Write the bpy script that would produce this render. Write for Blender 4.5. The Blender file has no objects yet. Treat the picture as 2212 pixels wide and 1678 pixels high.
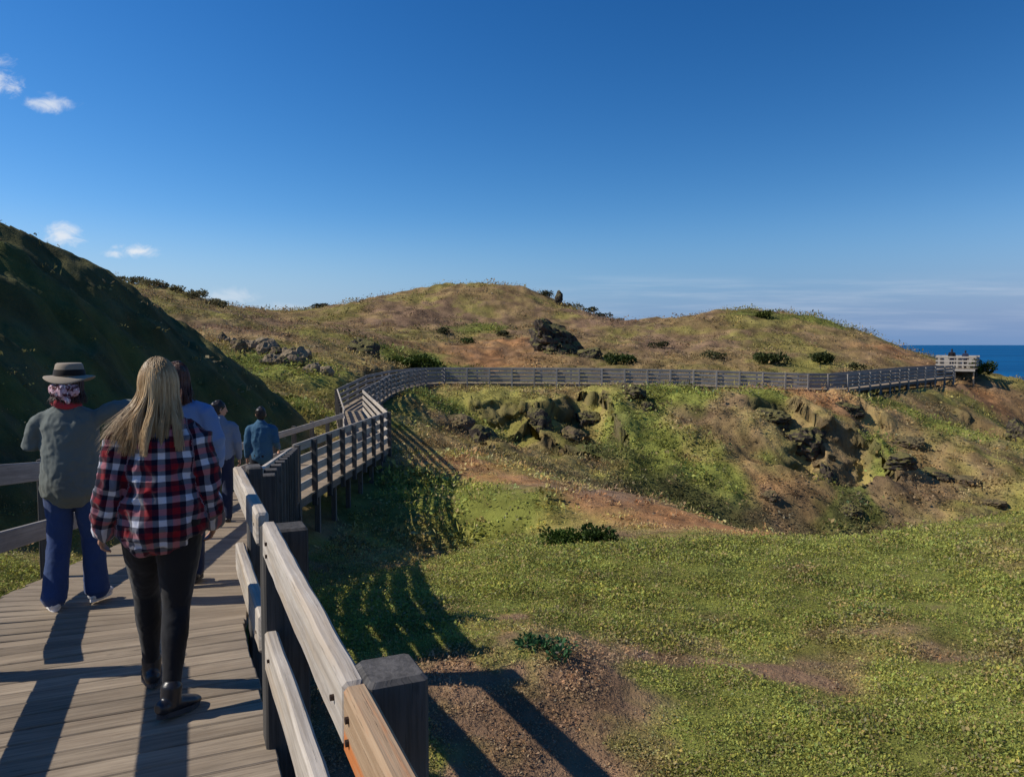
import bpy, math, random
import numpy as np
from mathutils import Vector, Matrix

random.seed(7)
rng = np.random.default_rng(11)
SC = bpy.context.scene
COL = SC.collection

# ------------------------------------------------------------------ camera
EYE = 1.75
PITCH = math.atan(95 / 1662.0)
cam_d = bpy.data.cameras.new('camera')
cam_d.sensor_width = 36.0
cam_d.lens = 36.0 * 1662.0 / 2212.0
cam_d.clip_start = 0.05
cam_d.clip_end = 60000
cam = bpy.data.objects.new('camera', cam_d)
cam.location = (0, 0, EYE)
cam.rotation_euler = (math.pi / 2 - PITCH, 0, 0)
COL.objects.link(cam)
SC.camera = cam

# ------------------------------------------------------------------ light
SUN_EL = math.radians(41)
SUN_AZ = math.radians(-97)          # clockwise from +Y: the sun stands to the left
sun_d = bpy.data.lights.new('sun', 'SUN')
sun_d.energy = 4.6
sun_d.angle = math.radians(0.5)
sun_d.color = (1.0, 0.93, 0.82)
sun = bpy.data.objects.new('sun', sun_d)
to_sun = Vector((math.sin(SUN_AZ) * math.cos(SUN_EL), math.cos(SUN_AZ) * math.cos(SUN_EL), math.sin(SUN_EL)))
sun.rotation_euler = (-to_sun).to_track_quat('-Z', 'Y').to_euler()
COL.objects.link(sun)
SC.view_settings.view_transform = 'Standard'
SC.view_settings.look = 'None'
SC.view_settings.exposure = 0.0
SC.view_settings.gamma = 1.0

world = bpy.data.worlds.new('World')
SC.world = world
world.use_nodes = True
SKY_STRENGTH = 0.055
SKY_GRADE = ((10.0, 2.2), (2.85, 1.4), (2.5, 1.15))


class NT:
    """small wrapper that strings shader nodes together"""
    def __init__(s, tree):
        s.t = tree
        s.n = tree.nodes
        s.l = tree.links

    def new(s, kind, **kw):
        nd = s.n.new(kind)
        for k, v in kw.items():
            setattr(nd, k, v)
        return nd

    def put(s, sock, v):
        if isinstance(v, bpy.types.NodeSocket):
            s.l.new(v, sock)
        elif v is not None:
            sock.default_value = v

    def math(s, op, a, b=None, c=None, clamp=False):
        nd = s.new('ShaderNodeMath', operation=op, use_clamp=clamp)
        s.put(nd.inputs[0], a)
        if b is not None:
            s.put(nd.inputs[1], b)
        if c is not None:
            s.put(nd.inputs[2], c)
        return nd.outputs[0]

    def mix(s, f, a, b, mode='MIX'):
        nd = s.new('ShaderNodeMix', data_type='RGBA', blend_type=mode)
        s.put(nd.inputs[0], f)
        s.put(nd.inputs[6], a if isinstance(a, bpy.types.NodeSocket) or len(a) == 4 else (*a, 1))
        s.put(nd.inputs[7], b if isinstance(b, bpy.types.NodeSocket) or len(b) == 4 else (*b, 1))
        return nd.outputs[2]

    def smooth(s, x, lo, hi):
        nd = s.new('ShaderNodeMapRange', interpolation_type='SMOOTHSTEP')
        s.put(nd.inputs[0], x)
        nd.inputs[1].default_value = lo
        nd.inputs[2].default_value = hi
        return nd.outputs[0]

    def noise(s, vec, scale, detail=4, rough=0.55, dist=0.0):
        nd = s.new('ShaderNodeTexNoise')
        s.put(nd.inputs['Vector'], vec)
        nd.inputs['Scale'].default_value = scale
        nd.inputs['Detail'].default_value = detail
        nd.inputs['Roughness'].default_value = rough
        nd.inputs['Distortion'].default_value = dist
        return nd.outputs[0]

    def vmul(s, v, k):
        nd = s.new('ShaderNodeVectorMath', operation='MULTIPLY')
        s.put(nd.inputs[0], v)
        nd.inputs[1].default_value = k
        return nd.outputs[0]

    def attr(s, name):
        return s.new('ShaderNodeAttribute', attribute_name=name)


def build_world():
    w = NT(world.node_tree)
    w.n.clear()
    out = w.new('ShaderNodeOutputWorld')
    bg = w.new('ShaderNodeBackground')
    bg.inputs[1].default_value = SKY_STRENGTH
    sky = w.new('ShaderNodeTexSky', sky_type='NISHITA')
    sky.sun_disc = False
    sky.sun_elevation = SUN_EL
    sky.sun_rotation = SUN_AZ
    sky.altitude = 0
    sky.air_density = 1.0
    sky.dust_density = 0.0
    sky.ozone_density = 4.0
    # clear, dry air: deepen the blue channel by channel
    sep = w.new('ShaderNodeSeparateColor')
    w.l.new(sky.outputs[0], sep.inputs[0])
    cmc = w.new('ShaderNodeCombineColor')
    for ch, (k, p) in enumerate(SKY_GRADE):
        v_ = w.math('POWER', w.math('MULTIPLY', sep.outputs[ch], SKY_STRENGTH), p)
        w.l.new(w.math('MULTIPLY', v_, k / SKY_STRENGTH), cmc.inputs[ch])
    tc = w.new('ShaderNodeTexCoord').outputs['Generated']
    sp = w.new('ShaderNodeSeparateXYZ')
    w.l.new(tc, sp.inputs[0])
    x, y, z = sp.outputs
    yy = w.math('MAXIMUM', y, 0.05)
    u = w.math('DIVIDE', x, yy)
    v = w.math('DIVIDE', z, yy)
    cmb = w.new('ShaderNodeCombineXYZ')
    w.l.new(u, cmb.inputs[0])
    w.l.new(v, cmb.inputs[1])
    uv = cmb.outputs[0]
    front = w.smooth(y, 0.06, 0.2)
    n1 = w.noise(w.vmul(uv, (1, 1.6, 1)), 30, 9, 0.66, 0.6)
    n2 = w.noise(uv, 9, 3, 0.5)
    wob = w.math('ADD', w.math('MULTIPLY', w.math('SUBTRACT', n1, 0.5), 2.8), w.math('MULTIPLY', w.math('SUBTRACT', n2, 0.5), 0.8))
    total = None
    # small cumulus: centre (tan azimuth, tan height), half sizes, strength
    for cu, cv, a, b, k in ((-0.672, 0.336, 0.046, 0.030, 1.0), (-0.590, 0.306, 0.034, 0.013, 0.75), (-0.580, 0.139, 0.036, 0.016, 0.9),
                            (-0.486, 0.119, 0.034, 0.009, 1.0), (-0.510, 0.117, 0.020, 0.006, 0.7), (-0.372, 0.060, 0.055, 0.012, 0.42),
                            (-0.300, 0.046, 0.060, 0.010, 0.30)):
        du = w.math('DIVIDE', w.math('SUBTRACT', u, cu), a)
        dv = w.math('DIVIDE', w.math('SUBTRACT', v, cv), b)
        d = w.math('SQRT', w.math('ADD', w.math('MULTIPLY', du, du), w.math('MULTIPLY', dv, dv)))
        m = w.smooth(w.math('ADD', w.math('SUBTRACT', 1.15, d), wob), 0.0, 1.35)
        m = w.math('MULTIPLY', m, k)
        total = m if total is None else w.math('MAXIMUM', total, m)
    # thin streaks of cirrus above the sea
    n3 = w.noise(w.vmul(uv, (1.6, 26, 1)), 2.6, 5, 0.6)
    band = w.math('MULTIPLY', w.smooth(v, 0.004, 0.03), w.math('SUBTRACT', 1.0, w.smooth(v, 0.070, 0.098)))
    side = w.smooth(u, -0.02, 0.12)
    cir = w.math('MULTIPLY', w.math('MULTIPLY', w.smooth(n3, 0.40, 0.72), band), w.math('MULTIPLY', side, 0.19))
    total = w.math('MULTIPLY', w.math('MAXIMUM', total, cir), front)
    gain = w.math('SUBTRACT', 1.12, w.math('MULTIPLY', w.smooth(x, -0.55, 0.55), 0.27))
    clear = w.new('ShaderNodeVectorMath', operation='SCALE')
    w.l.new(cmc.outputs[0], clear.inputs[0])
    w.l.new(gain, clear.inputs[3])
    elev = w.math('ARCSINE', z)
    low = w.math('SUBTRACT', 1.0, w.smooth(elev, -0.005, 0.17))
    k_ = 1 / SKY_STRENGTH
    air = w.mix(w.smooth(x, -0.45, 0.35), (0.30 * k_, 0.50 * k_, 0.70 * k_, 1), (0.098 * k_, 0.275 * k_, 0.53 * k_, 1))
    base = w.mix(w.math('MULTIPLY', low, 0.95), clear.outputs[0], air)
    mixed = w.mix(total, base, (14.5, 15.2, 16.2, 1))
    w.l.new(mixed, bg.inputs[0])
    w.l.new(bg.outputs[0], out.inputs[0])


build_world()

# ------------------------------------------------------------------ numeric helpers
F = 1662.0


def ray(x, y):
    """direction from the eye through a point of the survey sketch (2212 wide)"""
    u = (x - 1106) / F
    v = (839 - y) / F
    return (u, math.cos(PITCH) + v * math.sin(PITCH), -math.sin(PITCH) + v * math.cos(PITCH))


def aty(x, y, Y):
    d = ray(x, y)
    t = Y / d[1]
    return (d[0] * t, Y, d[2] * t)


def _hash(ix, iy, iz, seed):
    h = (ix.astype(np.int64) * 374761393 + iy.astype(np.int64) * 668265263 + iz.astype(np.int64) * 2147483647 + seed * 974711) & 0xffffffff
    h = ((h ^ (h >> 13)) * 1274126177) & 0xffffffff
    h = ((h ^ (h >> 16)) * 2246822519) & 0xffffffff
    return ((h ^ (h >> 15)) & 0xffffff) / float(0xffffff)


def vnoise(x, y, z=None, seed=0):
    x = np.asarray(x, float)
    y = np.asarray(y, float)
    ix, iy = np.floor(x), np.floor(y)
    fx, fy = x - ix, y - iy
    fx, fy = fx * fx * fx * (fx * (fx * 6 - 15) + 10), fy * fy * fy * (fy * (fy * 6 - 15) + 10)
    if z is None:
        o = np.zeros_like(ix)
        a = _hash(ix, iy, o, seed) * (1 - fx) + _hash(ix + 1, iy, o, seed) * fx
        b = _hash(ix, iy + 1, o, seed) * (1 - fx) + _hash(ix + 1, iy + 1, o, seed) * fx
        return (a * (1 - fy) + b * fy) * 2 - 1
    z = np.asarray(z, float)
    iz = np.floor(z)
    fz = z - iz
    fz = fz * fz * (3 - 2 * fz)
    r = 0
    for dz, wz in ((0, 1 - fz), (1, fz)):
        a = _hash(ix, iy, iz + dz, seed) * (1 - fx) + _hash(ix + 1, iy, iz + dz, seed) * fx
        b = _hash(ix, iy + 1, iz + dz, seed) * (1 - fx) + _hash(ix + 1, iy + 1, iz + dz, seed) * fx
        r = r + (a * (1 - fy) + b * fy) * wz
    return r * 2 - 1


def fbm(x, y, z=None, octs=4, seed=0, gain=0.5):
    a, s, f = 1.0, 0.0, 1.0
    for k in range(octs):
        s = s + a * (vnoise(x * f + 17.3 * k, y * f - 9.1 * k, None if z is None else z * f + 3.7 * k, seed + k * 31))
        a *= gain
        f *= 2.03
    return s


def sstep(x, lo, hi):
    t = np.clip((x - lo) / (hi - lo), 0, 1)
    return t * t * (3 - 2 * t)


def lin(c):
    """sRGB 0-255 to linear"""
    return tuple(((v / 255) / 12.92) if v / 255 <= 0.04045 else ((v / 255 + 0.055) / 1.055) ** 2.4 for v in c)


# ------------------------------------------------------------------ mesh helpers
def mesh_obj(name, verts, faces, mat=None, parent=None, smooth=False, attrs=None):
    me = bpy.data.meshes.new(name)
    if isinstance(faces, np.ndarray):
        n, k = faces.shape
        me.vertices.add(len(verts))
        me.vertices.foreach_set('co', np.asarray(verts, np.float32).ravel())
        me.loops.add(n * k)
        me.loops.foreach_set('vertex_index', faces.astype(np.int32).ravel())
        me.polygons.add(n)
        me.polygons.foreach_set('loop_start', np.arange(0, n * k, k, dtype=np.int32))
        me.update(calc_edges=True)
    else:
        me.from_pydata([tuple(v) for v in verts], [], faces)
        me.update()
    for an, (kind, data) in (attrs or {}).items():
        at = me.attributes.new(an, kind, 'POINT')
        data = np.asarray(data, np.float32)
        if kind == 'FLOAT':
            at.data.foreach_set('value', data.ravel())
        elif kind == 'FLOAT_VECTOR':
            at.data.foreach_set('vector', data.ravel())
        else:
            at.data.foreach_set('color', data.ravel())
    me.polygons.foreach_set('use_smooth', np.full(len(me.polygons), smooth, bool))
    o = bpy.data.objects.new(name, me)
    COL.objects.link(o)
    if mat:
        me.materials.append(mat)
    if parent:
        o.parent = parent
    return o


def tag(o, label=None, cat=None, group=None, kind=None):
    if label:
        o['label'] = label
    if cat:
        o['category'] = cat
    if group:
        o['group'] = group
    if kind:
        o['kind'] = kind
    return o


def empty(name, loc, rz=0.0):
    o = bpy.data.objects.new(name, None)
    o.empty_display_size = 0.2
    o.location = loc
    o.rotation_euler = (0, 0, rz)
    COL.objects.link(o)
    return o


class Boards:
    """collects boards / posts (chamfered bars) into one mesh with grain coordinates"""
    def __init__(s):
        s.v, s.f, s.g, s.t = [], [], [], []

    def bar(s, p0, p1, side, up, w, h, cham=0.006, seg=1, warp=0.0, tone=None, taper=0.0):
        """bar from p0 to p1 (centre line); section w along side, h along up"""
        p0, p1, side, up = Vector(p0), Vector(p1), Vector(side).normalized(), Vector(up).normalized()
        L = (p1 - p0).length
        c = min(cham, w * 0.3, h * 0.3)
        sec = [(-w / 2 + c, -h / 2), (w / 2 - c, -h / 2), (w / 2, -h / 2 + c), (w / 2, h / 2 - c),
               (w / 2 - c, h / 2), (-w / 2 + c, h / 2), (-w / 2, h / 2 - c), (-w / 2, -h / 2 + c)]
        off = Vector((random.uniform(0, 500), random.uniform(0, 50), random.uniform(0, 50)))
        tone = random.random() if tone is None else tone
        b = len(s.v)
        dirv = (p1 - p0) / max(L, 1e-6)
        stations = [0.0] + [(k + 1) / seg for k in range(seg)]
        if cham > 0:
            e = min(c, L * 0.2) / L
            stations = [0.0, e] + [k / seg for k in range(1, seg)] + [1 - e, 1.0]
        n = len(stations)
        for i, t in enumerate(stations):
            shrink = c if cham > 0 and i in (0, n - 1) else 0
            wx = warp * random.uniform(-1, 1)
            wz = warp * random.uniform(-1, 1)
            for (a, d) in sec:
                a2 = a * (1 - 2 * shrink / w) + wx + warp * 0.5 * random.uniform(-1, 1)
                d2 = d * (1 - 2 * shrink / h) + wz + warp * 0.5 * random.uniform(-1, 1)
                s.v.append(p0 + dirv * (L * t) + side * a2 + up * d2)
                s.g.append((off.x + L * t, off.y + a, off.z + d))
                s.t.append(tone)
        for i in range(n - 1):
            for k in range(8):
                k2 = (k + 1) % 8
                s.f.append((b + i * 8 + k, b + i * 8 + k2, b + (i + 1) * 8 + k2, b + (i + 1) * 8 + k))
        s.f.append(tuple(b + k for k in reversed(range(8))))
        s.f.append(tuple(b + (n - 1) * 8 + k for k in range(8)))

    def build(s, name, mat, parent=None, origin=None):
        v = s.v
        return mesh_obj(name, v, s.f, mat, parent, False, {'gco': ('FLOAT_VECTOR', s.g), 'tone': ('FLOAT', s.t)})


# ------------------------------------------------------------------ materials
def new_mat(name):
    m = bpy.data.materials.new(name)
    m.use_nodes = True
    t = NT(m.node_tree)
    t.n.clear()
    out = t.new('ShaderNodeOutputMaterial')
    b = t.new('ShaderNodeBsdfPrincipled')
    t.l.new(b.outputs[0], out.inputs[0])
    b.inputs['Roughness'].default_value = 0.8
    b.inputs['Specular IOR Level'].default_value = 0.25
    return m, t, b, out


def bump(t, b, h, strength=0.4, dist=0.01):
    nd = t.new('ShaderNodeBump')
    nd.inputs['Strength'].default_value = strength
    nd.inputs['Distance'].default_value = dist
    t.l.new(h, nd.inputs['Height'])
    t.l.new(nd.outputs[0], b.inputs['Normal'])


def wood(name, light, dark, stain=None, stain_amt=0.0, tone_amt=0.35):
    m, t, b, _ = new_mat(name)
    g = t.attr('gco').outputs['Vector']
    tone = t.attr('tone').outputs['Fac']
    grain = t.noise(t.vmul(g, (1.6, 55, 55)), 1.0, 5, 0.62, 0.4)
    fine = t.noise(t.vmul(g, (6, 230, 230)), 1.0, 3, 0.6)
    patch = t.noise(t.vmul(g, (2.2, 9, 9)), 1.0, 5, 0.65)
    knot = t.noise(t.vmul(g, (5.0, 16, 16)), 1.0, 2, 0.5)
    f = t.math('ADD', t.math('MULTIPLY', t.smooth(grain, 0.30, 0.68), 0.55), t.math('MULTIPLY', t.smooth(patch, 0.3, 0.72), 0.45))
    c = t.mix(f, dark, light)
    k = t.smooth(knot, 0.70, 0.80)
    c = t.mix(t.math('MULTIPLY', k, 0.7), c, tuple(v * 0.35 for v in dark))
    crack = t.smooth(fine, 0.62, 0.78)
    c = t.mix(t.math('MULTIPLY', crack, 0.45), c, tuple(v * 0.4 for v in dark))
    if stain:
        sn = t.noise(t.vmul(g, (1.3, 14, 14)), 1.0, 4, 0.6, 0.6)
        c = t.mix(t.math('MULTIPLY', t.smooth(sn, 0.5, 0.68), stain_amt), c, stain)
    tv = t.math('ADD', t.math('MULTIPLY', tone, tone_amt * 2), 1 - tone_amt)
    vm = t.new('ShaderNodeVectorMath', operation='SCALE')
    t.l.new(c, vm.inputs[0])
    t.l.new(tv, vm.inputs[3])
    t.l.new(vm.outputs[0], b.inputs['Base Color'])
    h = t.math('SUBTRACT', t.math('ADD', t.math('MULTIPLY', grain, 0.7), t.math('MULTIPLY', patch, 0.3)), t.math('MULTIPLY', crack, 0.5))
    bump(t, b, h, 0.75, 0.006)
    b.inputs['Roughness'].default_value = 0.85
    return m


M_RAIL = wood('weathered_rail_wood', (0.56, 0.50, 0.42), (0.30, 0.255, 0.205), (0.40, 0.30, 0.19), 0.5, 0.15)
M_NEWRAIL = wood('orange_rail_wood', (0.44, 0.31, 0.19), (0.30, 0.19, 0.105), (0.50, 0.16, 0.04), 0.95, 0.1)
M_POST = wood('grey_post_wood', (0.125, 0.115, 0.105), (0.045, 0.042, 0.038), None, 0, 0.25)
M_DECK = wood('deck_wood', (0.37, 0.295, 0.21), (0.165, 0.128, 0.09), (0.25, 0.19, 0.13), 0.5, 0.16)
M_BEAM = wood('beam_wood', (0.20, 0.175, 0.15), (0.09, 0.078, 0.066), None, 0, 0.25)
M_CREAM = wood('pale_board', (0.46, 0.42, 0.36), (0.29, 0.26, 0.22), None, 0, 0.1)


def vcol_mat(name, rough=0.85, noise_scale=None, amt=0.3, bump_s=0.0, transl=0.0, spec=0.2, bump_scale=None, fine=None):
    m, t, b, out = new_mat(name)
    c = t.attr('col').outputs['Color']
    geo = t.new('ShaderNodeNewGeometry').outputs['Position']
    if noise_scale:
        n = t.noise(geo, noise_scale, 5, 0.65)
        if fine:
            n = t.math('ADD', t.math('MULTIPLY', n, 0.5), t.math('MULTIPLY', t.noise(geo, fine, 4, 0.7), 0.5))
        vm = t.new('ShaderNodeVectorMath', operation='SCALE')
        t.l.new(c, vm.inputs[0])
        t.l.new(t.math('ADD', t.math('MULTIPLY', n, 2 * amt), 1 - amt), vm.inputs[3])
        c = vm.outputs[0]
    t.l.new(c, b.inputs['Base Color'])
    b.inputs['Roughness'].default_value = rough
    b.inputs['Specular IOR Level'].default_value = spec
    if bump_s:
        n = t.noise(geo, bump_scale or noise_scale, 6, 0.7)
        bump(t, b, n, bump_s, 0.25)
    if transl:
        tr = t.new('ShaderNodeBsdfTranslucent')
        t.l.new(c, tr.inputs[0])
        ms = t.new('ShaderNodeMixShader')
        ms.inputs[0].default_value = transl
        t.l.new(b.outputs[0], ms.inputs[1])
        t.l.new(tr.outputs[0], ms.inputs[2])
        t.l.new(ms.outputs[0], out.inputs[0])
    return m


M_GROUND = vcol_mat('heath_ground', 0.95, 3.0, 0.45, 0.6, 0, 0.1, 2.2, 34.0)
M_LEAF = vcol_mat('leaf', 0.65, None, 0, 0, 0.25, 0.2)


def plain(name, col, rough=0.8, spec=0.25, var=0.15, scale=40, bump_s=0.2, sheen=0.0):
    m, t, b, _ = new_mat(name)
    oc = t.new('ShaderNodeTexCoord').outputs['Object']
    n = t.noise(oc, scale, 5, 0.6)
    c = t.mix(n, tuple(v * (1 - var) for v in col), tuple(min(1, v * (1 + var)) for v in col))
    t.l.new(c, b.inputs['Base Color'])
    b.inputs['Roughness'].default_value = rough
    b.inputs['Specular IOR Level'].default_value = spec
    if bump_s:
        bump(t, b, n, bump_s, 0.004)
    return m


def rock_mat(name, c1, c2, moss, moss_amt):
    m, t, b, _ = new_mat(name)
    geo = t.new('ShaderNodeNewGeometry')
    pos = geo.outputs['Position']
    n = t.noise(pos, 1.3, 7, 0.68)
    n2 = t.noise(pos, 6, 5, 0.65)
    c = t.mix(t.smooth(n, 0.35, 0.65), c1, c2)
    c = t.mix(t.math('MULTIPLY', t.smooth(n2, 0.5, 0.75), 0.5), c, tuple(v * 0.4 for v in c1))
    sp = t.new('ShaderNodeSeparateXYZ')
    t.l.new(geo.outputs['Normal'], sp.inputs[0])
    up = t.math('ADD', sp.outputs[2], t.math('MULTIPLY', t.math('SUBTRACT', n, 0.5), 1.2))
    c = t.mix(t.math('MULTIPLY', t.smooth(up, 0.22, 0.62), moss_amt), c, moss)
    t.l.new(c, b.inputs['Base Color'])
    b.inputs['Roughness'].default_value = 0.92
    bump(t, b, t.math('ADD', n, t.math('MULTIPLY', n2, 0.5)), 0.9, 0.25)
    return m


M_ROCK = rock_mat('dark_basalt', (0.040, 0.034, 0.030), (0.105, 0.080, 0.058), (0.155, 0.135, 0.045), 0.92)
M_BROWNROCK = rock_mat('brown_rock', (0.11, 0.08, 0.055), (0.21, 0.15, 0.10), (0.16, 0.13, 0.045), 0.6)
M_PALE = rock_mat('pale_rubble', (0.20, 0.145, 0.10), (0.37, 0.285, 0.20), (0.20, 0.16, 0.07), 0.4)

# ------------------------------------------------------------------ terrain
# boardwalk stations: right edge, left edge, deck height
AD = Vector((-0.4016, 0.9158))
ST = [((1.668, -3.0), (0.303, -3.6), 0.0), ((-1.73, 4.75), (-3.095, 4.15), 0.0), ((-2.00, 5.86), (-3.76, 5.70), -0.14),
      ((-4.20, 14.8), (-5.75, 14.9), -1.29), ((-3.84, 24.0), (-5.45, 24.6), -1.45), ((-6.90, 36.0), (-8.40, 36.7), -1.45),
      ((-6.93, 44.0), (-8.40, 44.3), -1.10), ((-6.70, 50.0), (-8.10, 50.7), -1.05), ((-6.10, 54.5), (-7.10, 56.2), -1.05),
      ((-4.90, 56.0), (-5.20, 57.7), -1.06), ((0.0, 56.0), (0.0, 57.7), -1.08), ((6.5, 55.5), (6.6, 57.2), -1.10),
      ((13.0, 55.0), (13.1, 56.7), -1.20), ((17.8, 54.5), (17.9, 56.2), -1.34), ((20.9, 54.2), (20.8, 55.9), -1.42),
      ((24.0, 54.9), (23.2, 56.4), -1.45), ((35.5, 66.0), (34.4, 67.3), -1.30), ((40.2, 70.0), (39.2, 71.3), -1.25)]

CP = []          # control points: x, y, height relative to the eye


def I(x, y, Y):
    CP.append(aty(x, y, Y))


def W(X, Y, z):
    CP.append((X, Y, z))


for a in ((1, 1, -2.2), (3, 1, -2.1), (0.375, 4.2, -2.36), (2, 4, -2.32), (5, 4, -2.2), (0.1, 5.4, -2.10), (-0.37, 5.8, -2.21), (-0.52, 7, -2.42), (-0.85, 9, -2.70), (-1.2, 13, -3.72),
          (-0.8, 18, -4.8), (-1.3, 24, -4.15), (-3, 10, -3.3), (-4.8, 20, -4.0), (-3.0, 14, -4.2), (-3.3, 6, -2.2), (-2.4, 3, -2.1), (-5, 7, -2.15), (-6.5, 7, -2.05), (-7, 9, -2.3),
          (-6.3, 12, -3.0), (-6.3, 18, -3.5), (-6, 24, -3.55), (-10, 12, -2.4), (-12, 20, -3), (-10, 30, -2.8), (-9.4, 37, -3.3),
          (0, -3, -2.1), (-3, -1, -1.95), (-8, 2, -1.9), (4, -3, -2.1), (0, -20, -2), (20, -12, -3), (-20, -12, -1.5), (-25, 5, -1.5),
          (-6.5, 42, -3.6), (-4.5, 40, -3.9), (-4, 32, -4.3), (-7.5, 30, -3.6), (-3.2, 28, -4.2),
          (0.02, -80, -2), (-0.02, -80, -2), (0.02, -300, -2), (-0.02, -300, -2), (-80, -20, 0), (-300, 0, 3), (80, -20, -6), (200, 0, -38), (120, 20, -36),
          (60, 10, -12), (20, 3, -4)):
    W(*a)
for a in ((1300, 1195, 9), (1500, 1170, 10), (1700, 1170, 10.8), (1950, 1155, 11), (2212, 1106, 10.5), (2600, 1060, 11),
          (1300, 1400, 5.8), (1800, 1400, 6), (2212, 1450, 5.2), (2700, 1500, 5),
          (1100, 1165, 13), (1340, 1187, 12.5), (1300, 1135, 16.5), (1500, 1152, 14), (1500, 1127, 17.5), (1500, 1110, 20.5), (1500, 1142, 25), (1600, 1160, 14), (1600, 1140, 18.5), (1600, 1172, 23),
          (1700, 1182, 14), (1700, 1205, 20), (1800, 1182, 13.5), (1900, 1210, 18), (1950, 1178, 13.5), (2080, 1165, 13.5), (2100, 1195, 17), (2212, 1155, 14), (2300, 1190, 18), (2600, 1130, 14.5), (1100, 1090, 19), (1150, 1050, 23), (1000, 990, 27), (1350, 1066, 23), (1250, 1092, 19),
          (1000, 984, 31), (1200, 1030, 34), (1350, 1068, 36), (1500, 1112, 38), (1700, 1164, 38), (1900, 1172, 38), (2100, 1160, 37), (2300, 1140, 36),
          (930, 850, 50), (1106, 847, 53), (1300, 845, 53), (1500, 847, 52), (1700, 857, 51), (1850, 866, 52), (1950, 860, 59), (2050, 838, 66), (2120, 816, 73),
          (1106, 920, 44), (960, 920, 41), (1300, 960, 44), (1500, 950, 45), (1500, 1030, 41), (1700, 950, 45), (1700, 1050, 41.5),
          (1900, 950, 48), (1900, 1060, 42), (2100, 930, 54), (2100, 1050, 44), (2212, 850, 70), (2212, 960, 53), (2212, 1060, 43),
          (1000, 838, 58), (1300, 838, 58), (1600, 842, 58),
          (940, 800, 63), (1106, 800, 63), (1300, 800, 63), (1500, 803, 62), (1700, 806, 61), (1850, 815, 62), (1960, 800, 70),
          (960, 740, 76), (1106, 740, 76), (1300, 755, 74), (1500, 765, 72), (1650, 760, 72), (1800, 775, 71), (1900, 790, 70),
          (960, 670, 92), (1106, 675, 91), (1250, 715, 85), (1600, 710, 83), (1750, 730, 79),
          (720, 872, 33), (800, 818, 45), (800, 790, 52), (800, 740, 66), (800, 690, 85),
          (650, 800, 42), (600, 765, 46), (640, 725, 60), (620, 695, 85), (480, 745, 48), (480, 702, 62), (350, 655, 70), (230, 630, 70),
          (0, 600, 80), (-400, 580, 85)):
    I(*a)
SKYL = ((-400, 560, 95), (0, 575, 92), (230, 600, 90), (300, 610, 90), (350, 620, 91), (400, 637, 92), (480, 664, 96), (560, 682, 108), (640, 679, 110), (720, 673, 110), (800, 656, 108),
        (880, 628, 104), (960, 619, 101), (1040, 615, 100), (1100, 616, 100), (1160, 632, 100), (1210, 652, 100), (1260, 674, 102),
        (1340, 716, 106), (1400, 724, 106), (1450, 714, 103), (1520, 688, 98), (1580, 668, 95), (1650, 671, 93), (1720, 678, 90),
        (1800, 703, 86), (1880, 742, 82), (1940, 759, 79), (2000, 779, 77))
for (x, y, Y) in SKYL:
    I(x, y, Y)
    p = aty(x, y, Y)
    W(p[0] * 1.22, Y * 1.22, p[2] - 4.0)
    if x > 500:
        W(p[0] * 1.9, Y * 1.9, -22)
        W(p[0] * 3.0, Y * 3.0, -46)
    else:
        W(p[0] * 2.2, Y * 2.2, -6)
for a in ((2100, 803, 80), (2150, 822, 78), (2212, 845, 76), (2300, 860, 72)):
    I(*a)
    p = aty(*a)
    W(p[0] * 1.18, a[2] * 1.18, -14)
    W(p[0] * 1.6, a[2] * 1.6, -40)
for a in ((30, 40, -10), (45, 45, -14), (60, 60, -36), (75, 50, -38), (110, 90, -46), (40, 20, -8), (70, 30, -20)):
    W(*a)

CP = np.array(CP)


def lp(x, y):
    r = np.hypot(x, y)
    return np.stack([np.arctan2(x, y), np.log(np.maximum(r, 0.5))], -1)


_P = lp(CP[:, 0], CP[:, 1])
_q = CP[:, 2] / np.hypot(CP[:, 0], CP[:, 1])


def _U(d2):
    return 0.5 * d2 * np.log(d2 + 1e-12)


_n = len(_P)
_K = _U(((_P[:, None] - _P[None]) ** 2).sum(-1)) + 2e-4 * np.eye(_n)
_T = np.concatenate([np.ones((_n, 1)), _P], 1)
_A = np.block([[_K, _T], [_T.T, np.zeros((3, 3))]])
_w = np.linalg.solve(_A, np.concatenate([_q, np.zeros(3)]))


def base_z(x, y):
    shp = x.shape
    x = x.ravel()
    y = y.ravel()
    out = np.empty_like(x)
    for i in range(0, len(x), 40000):
        L = lp(x[i:i + 40000], y[i:i + 40000])
        d2 = (L ** 2).sum(-1)[:, None] + (_P ** 2).sum(-1)[None] - 2 * L @ _P.T
        q = _U(np.maximum(d2, 0)) @ _w[:_n] + _w[_n] + L @ _w[_n + 1:]
        out[i:i + 40000] = q * np.maximum(np.hypot(x[i:i + 40000], y[i:i + 40000]), 0.5)
    return out.reshape(shp)


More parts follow.
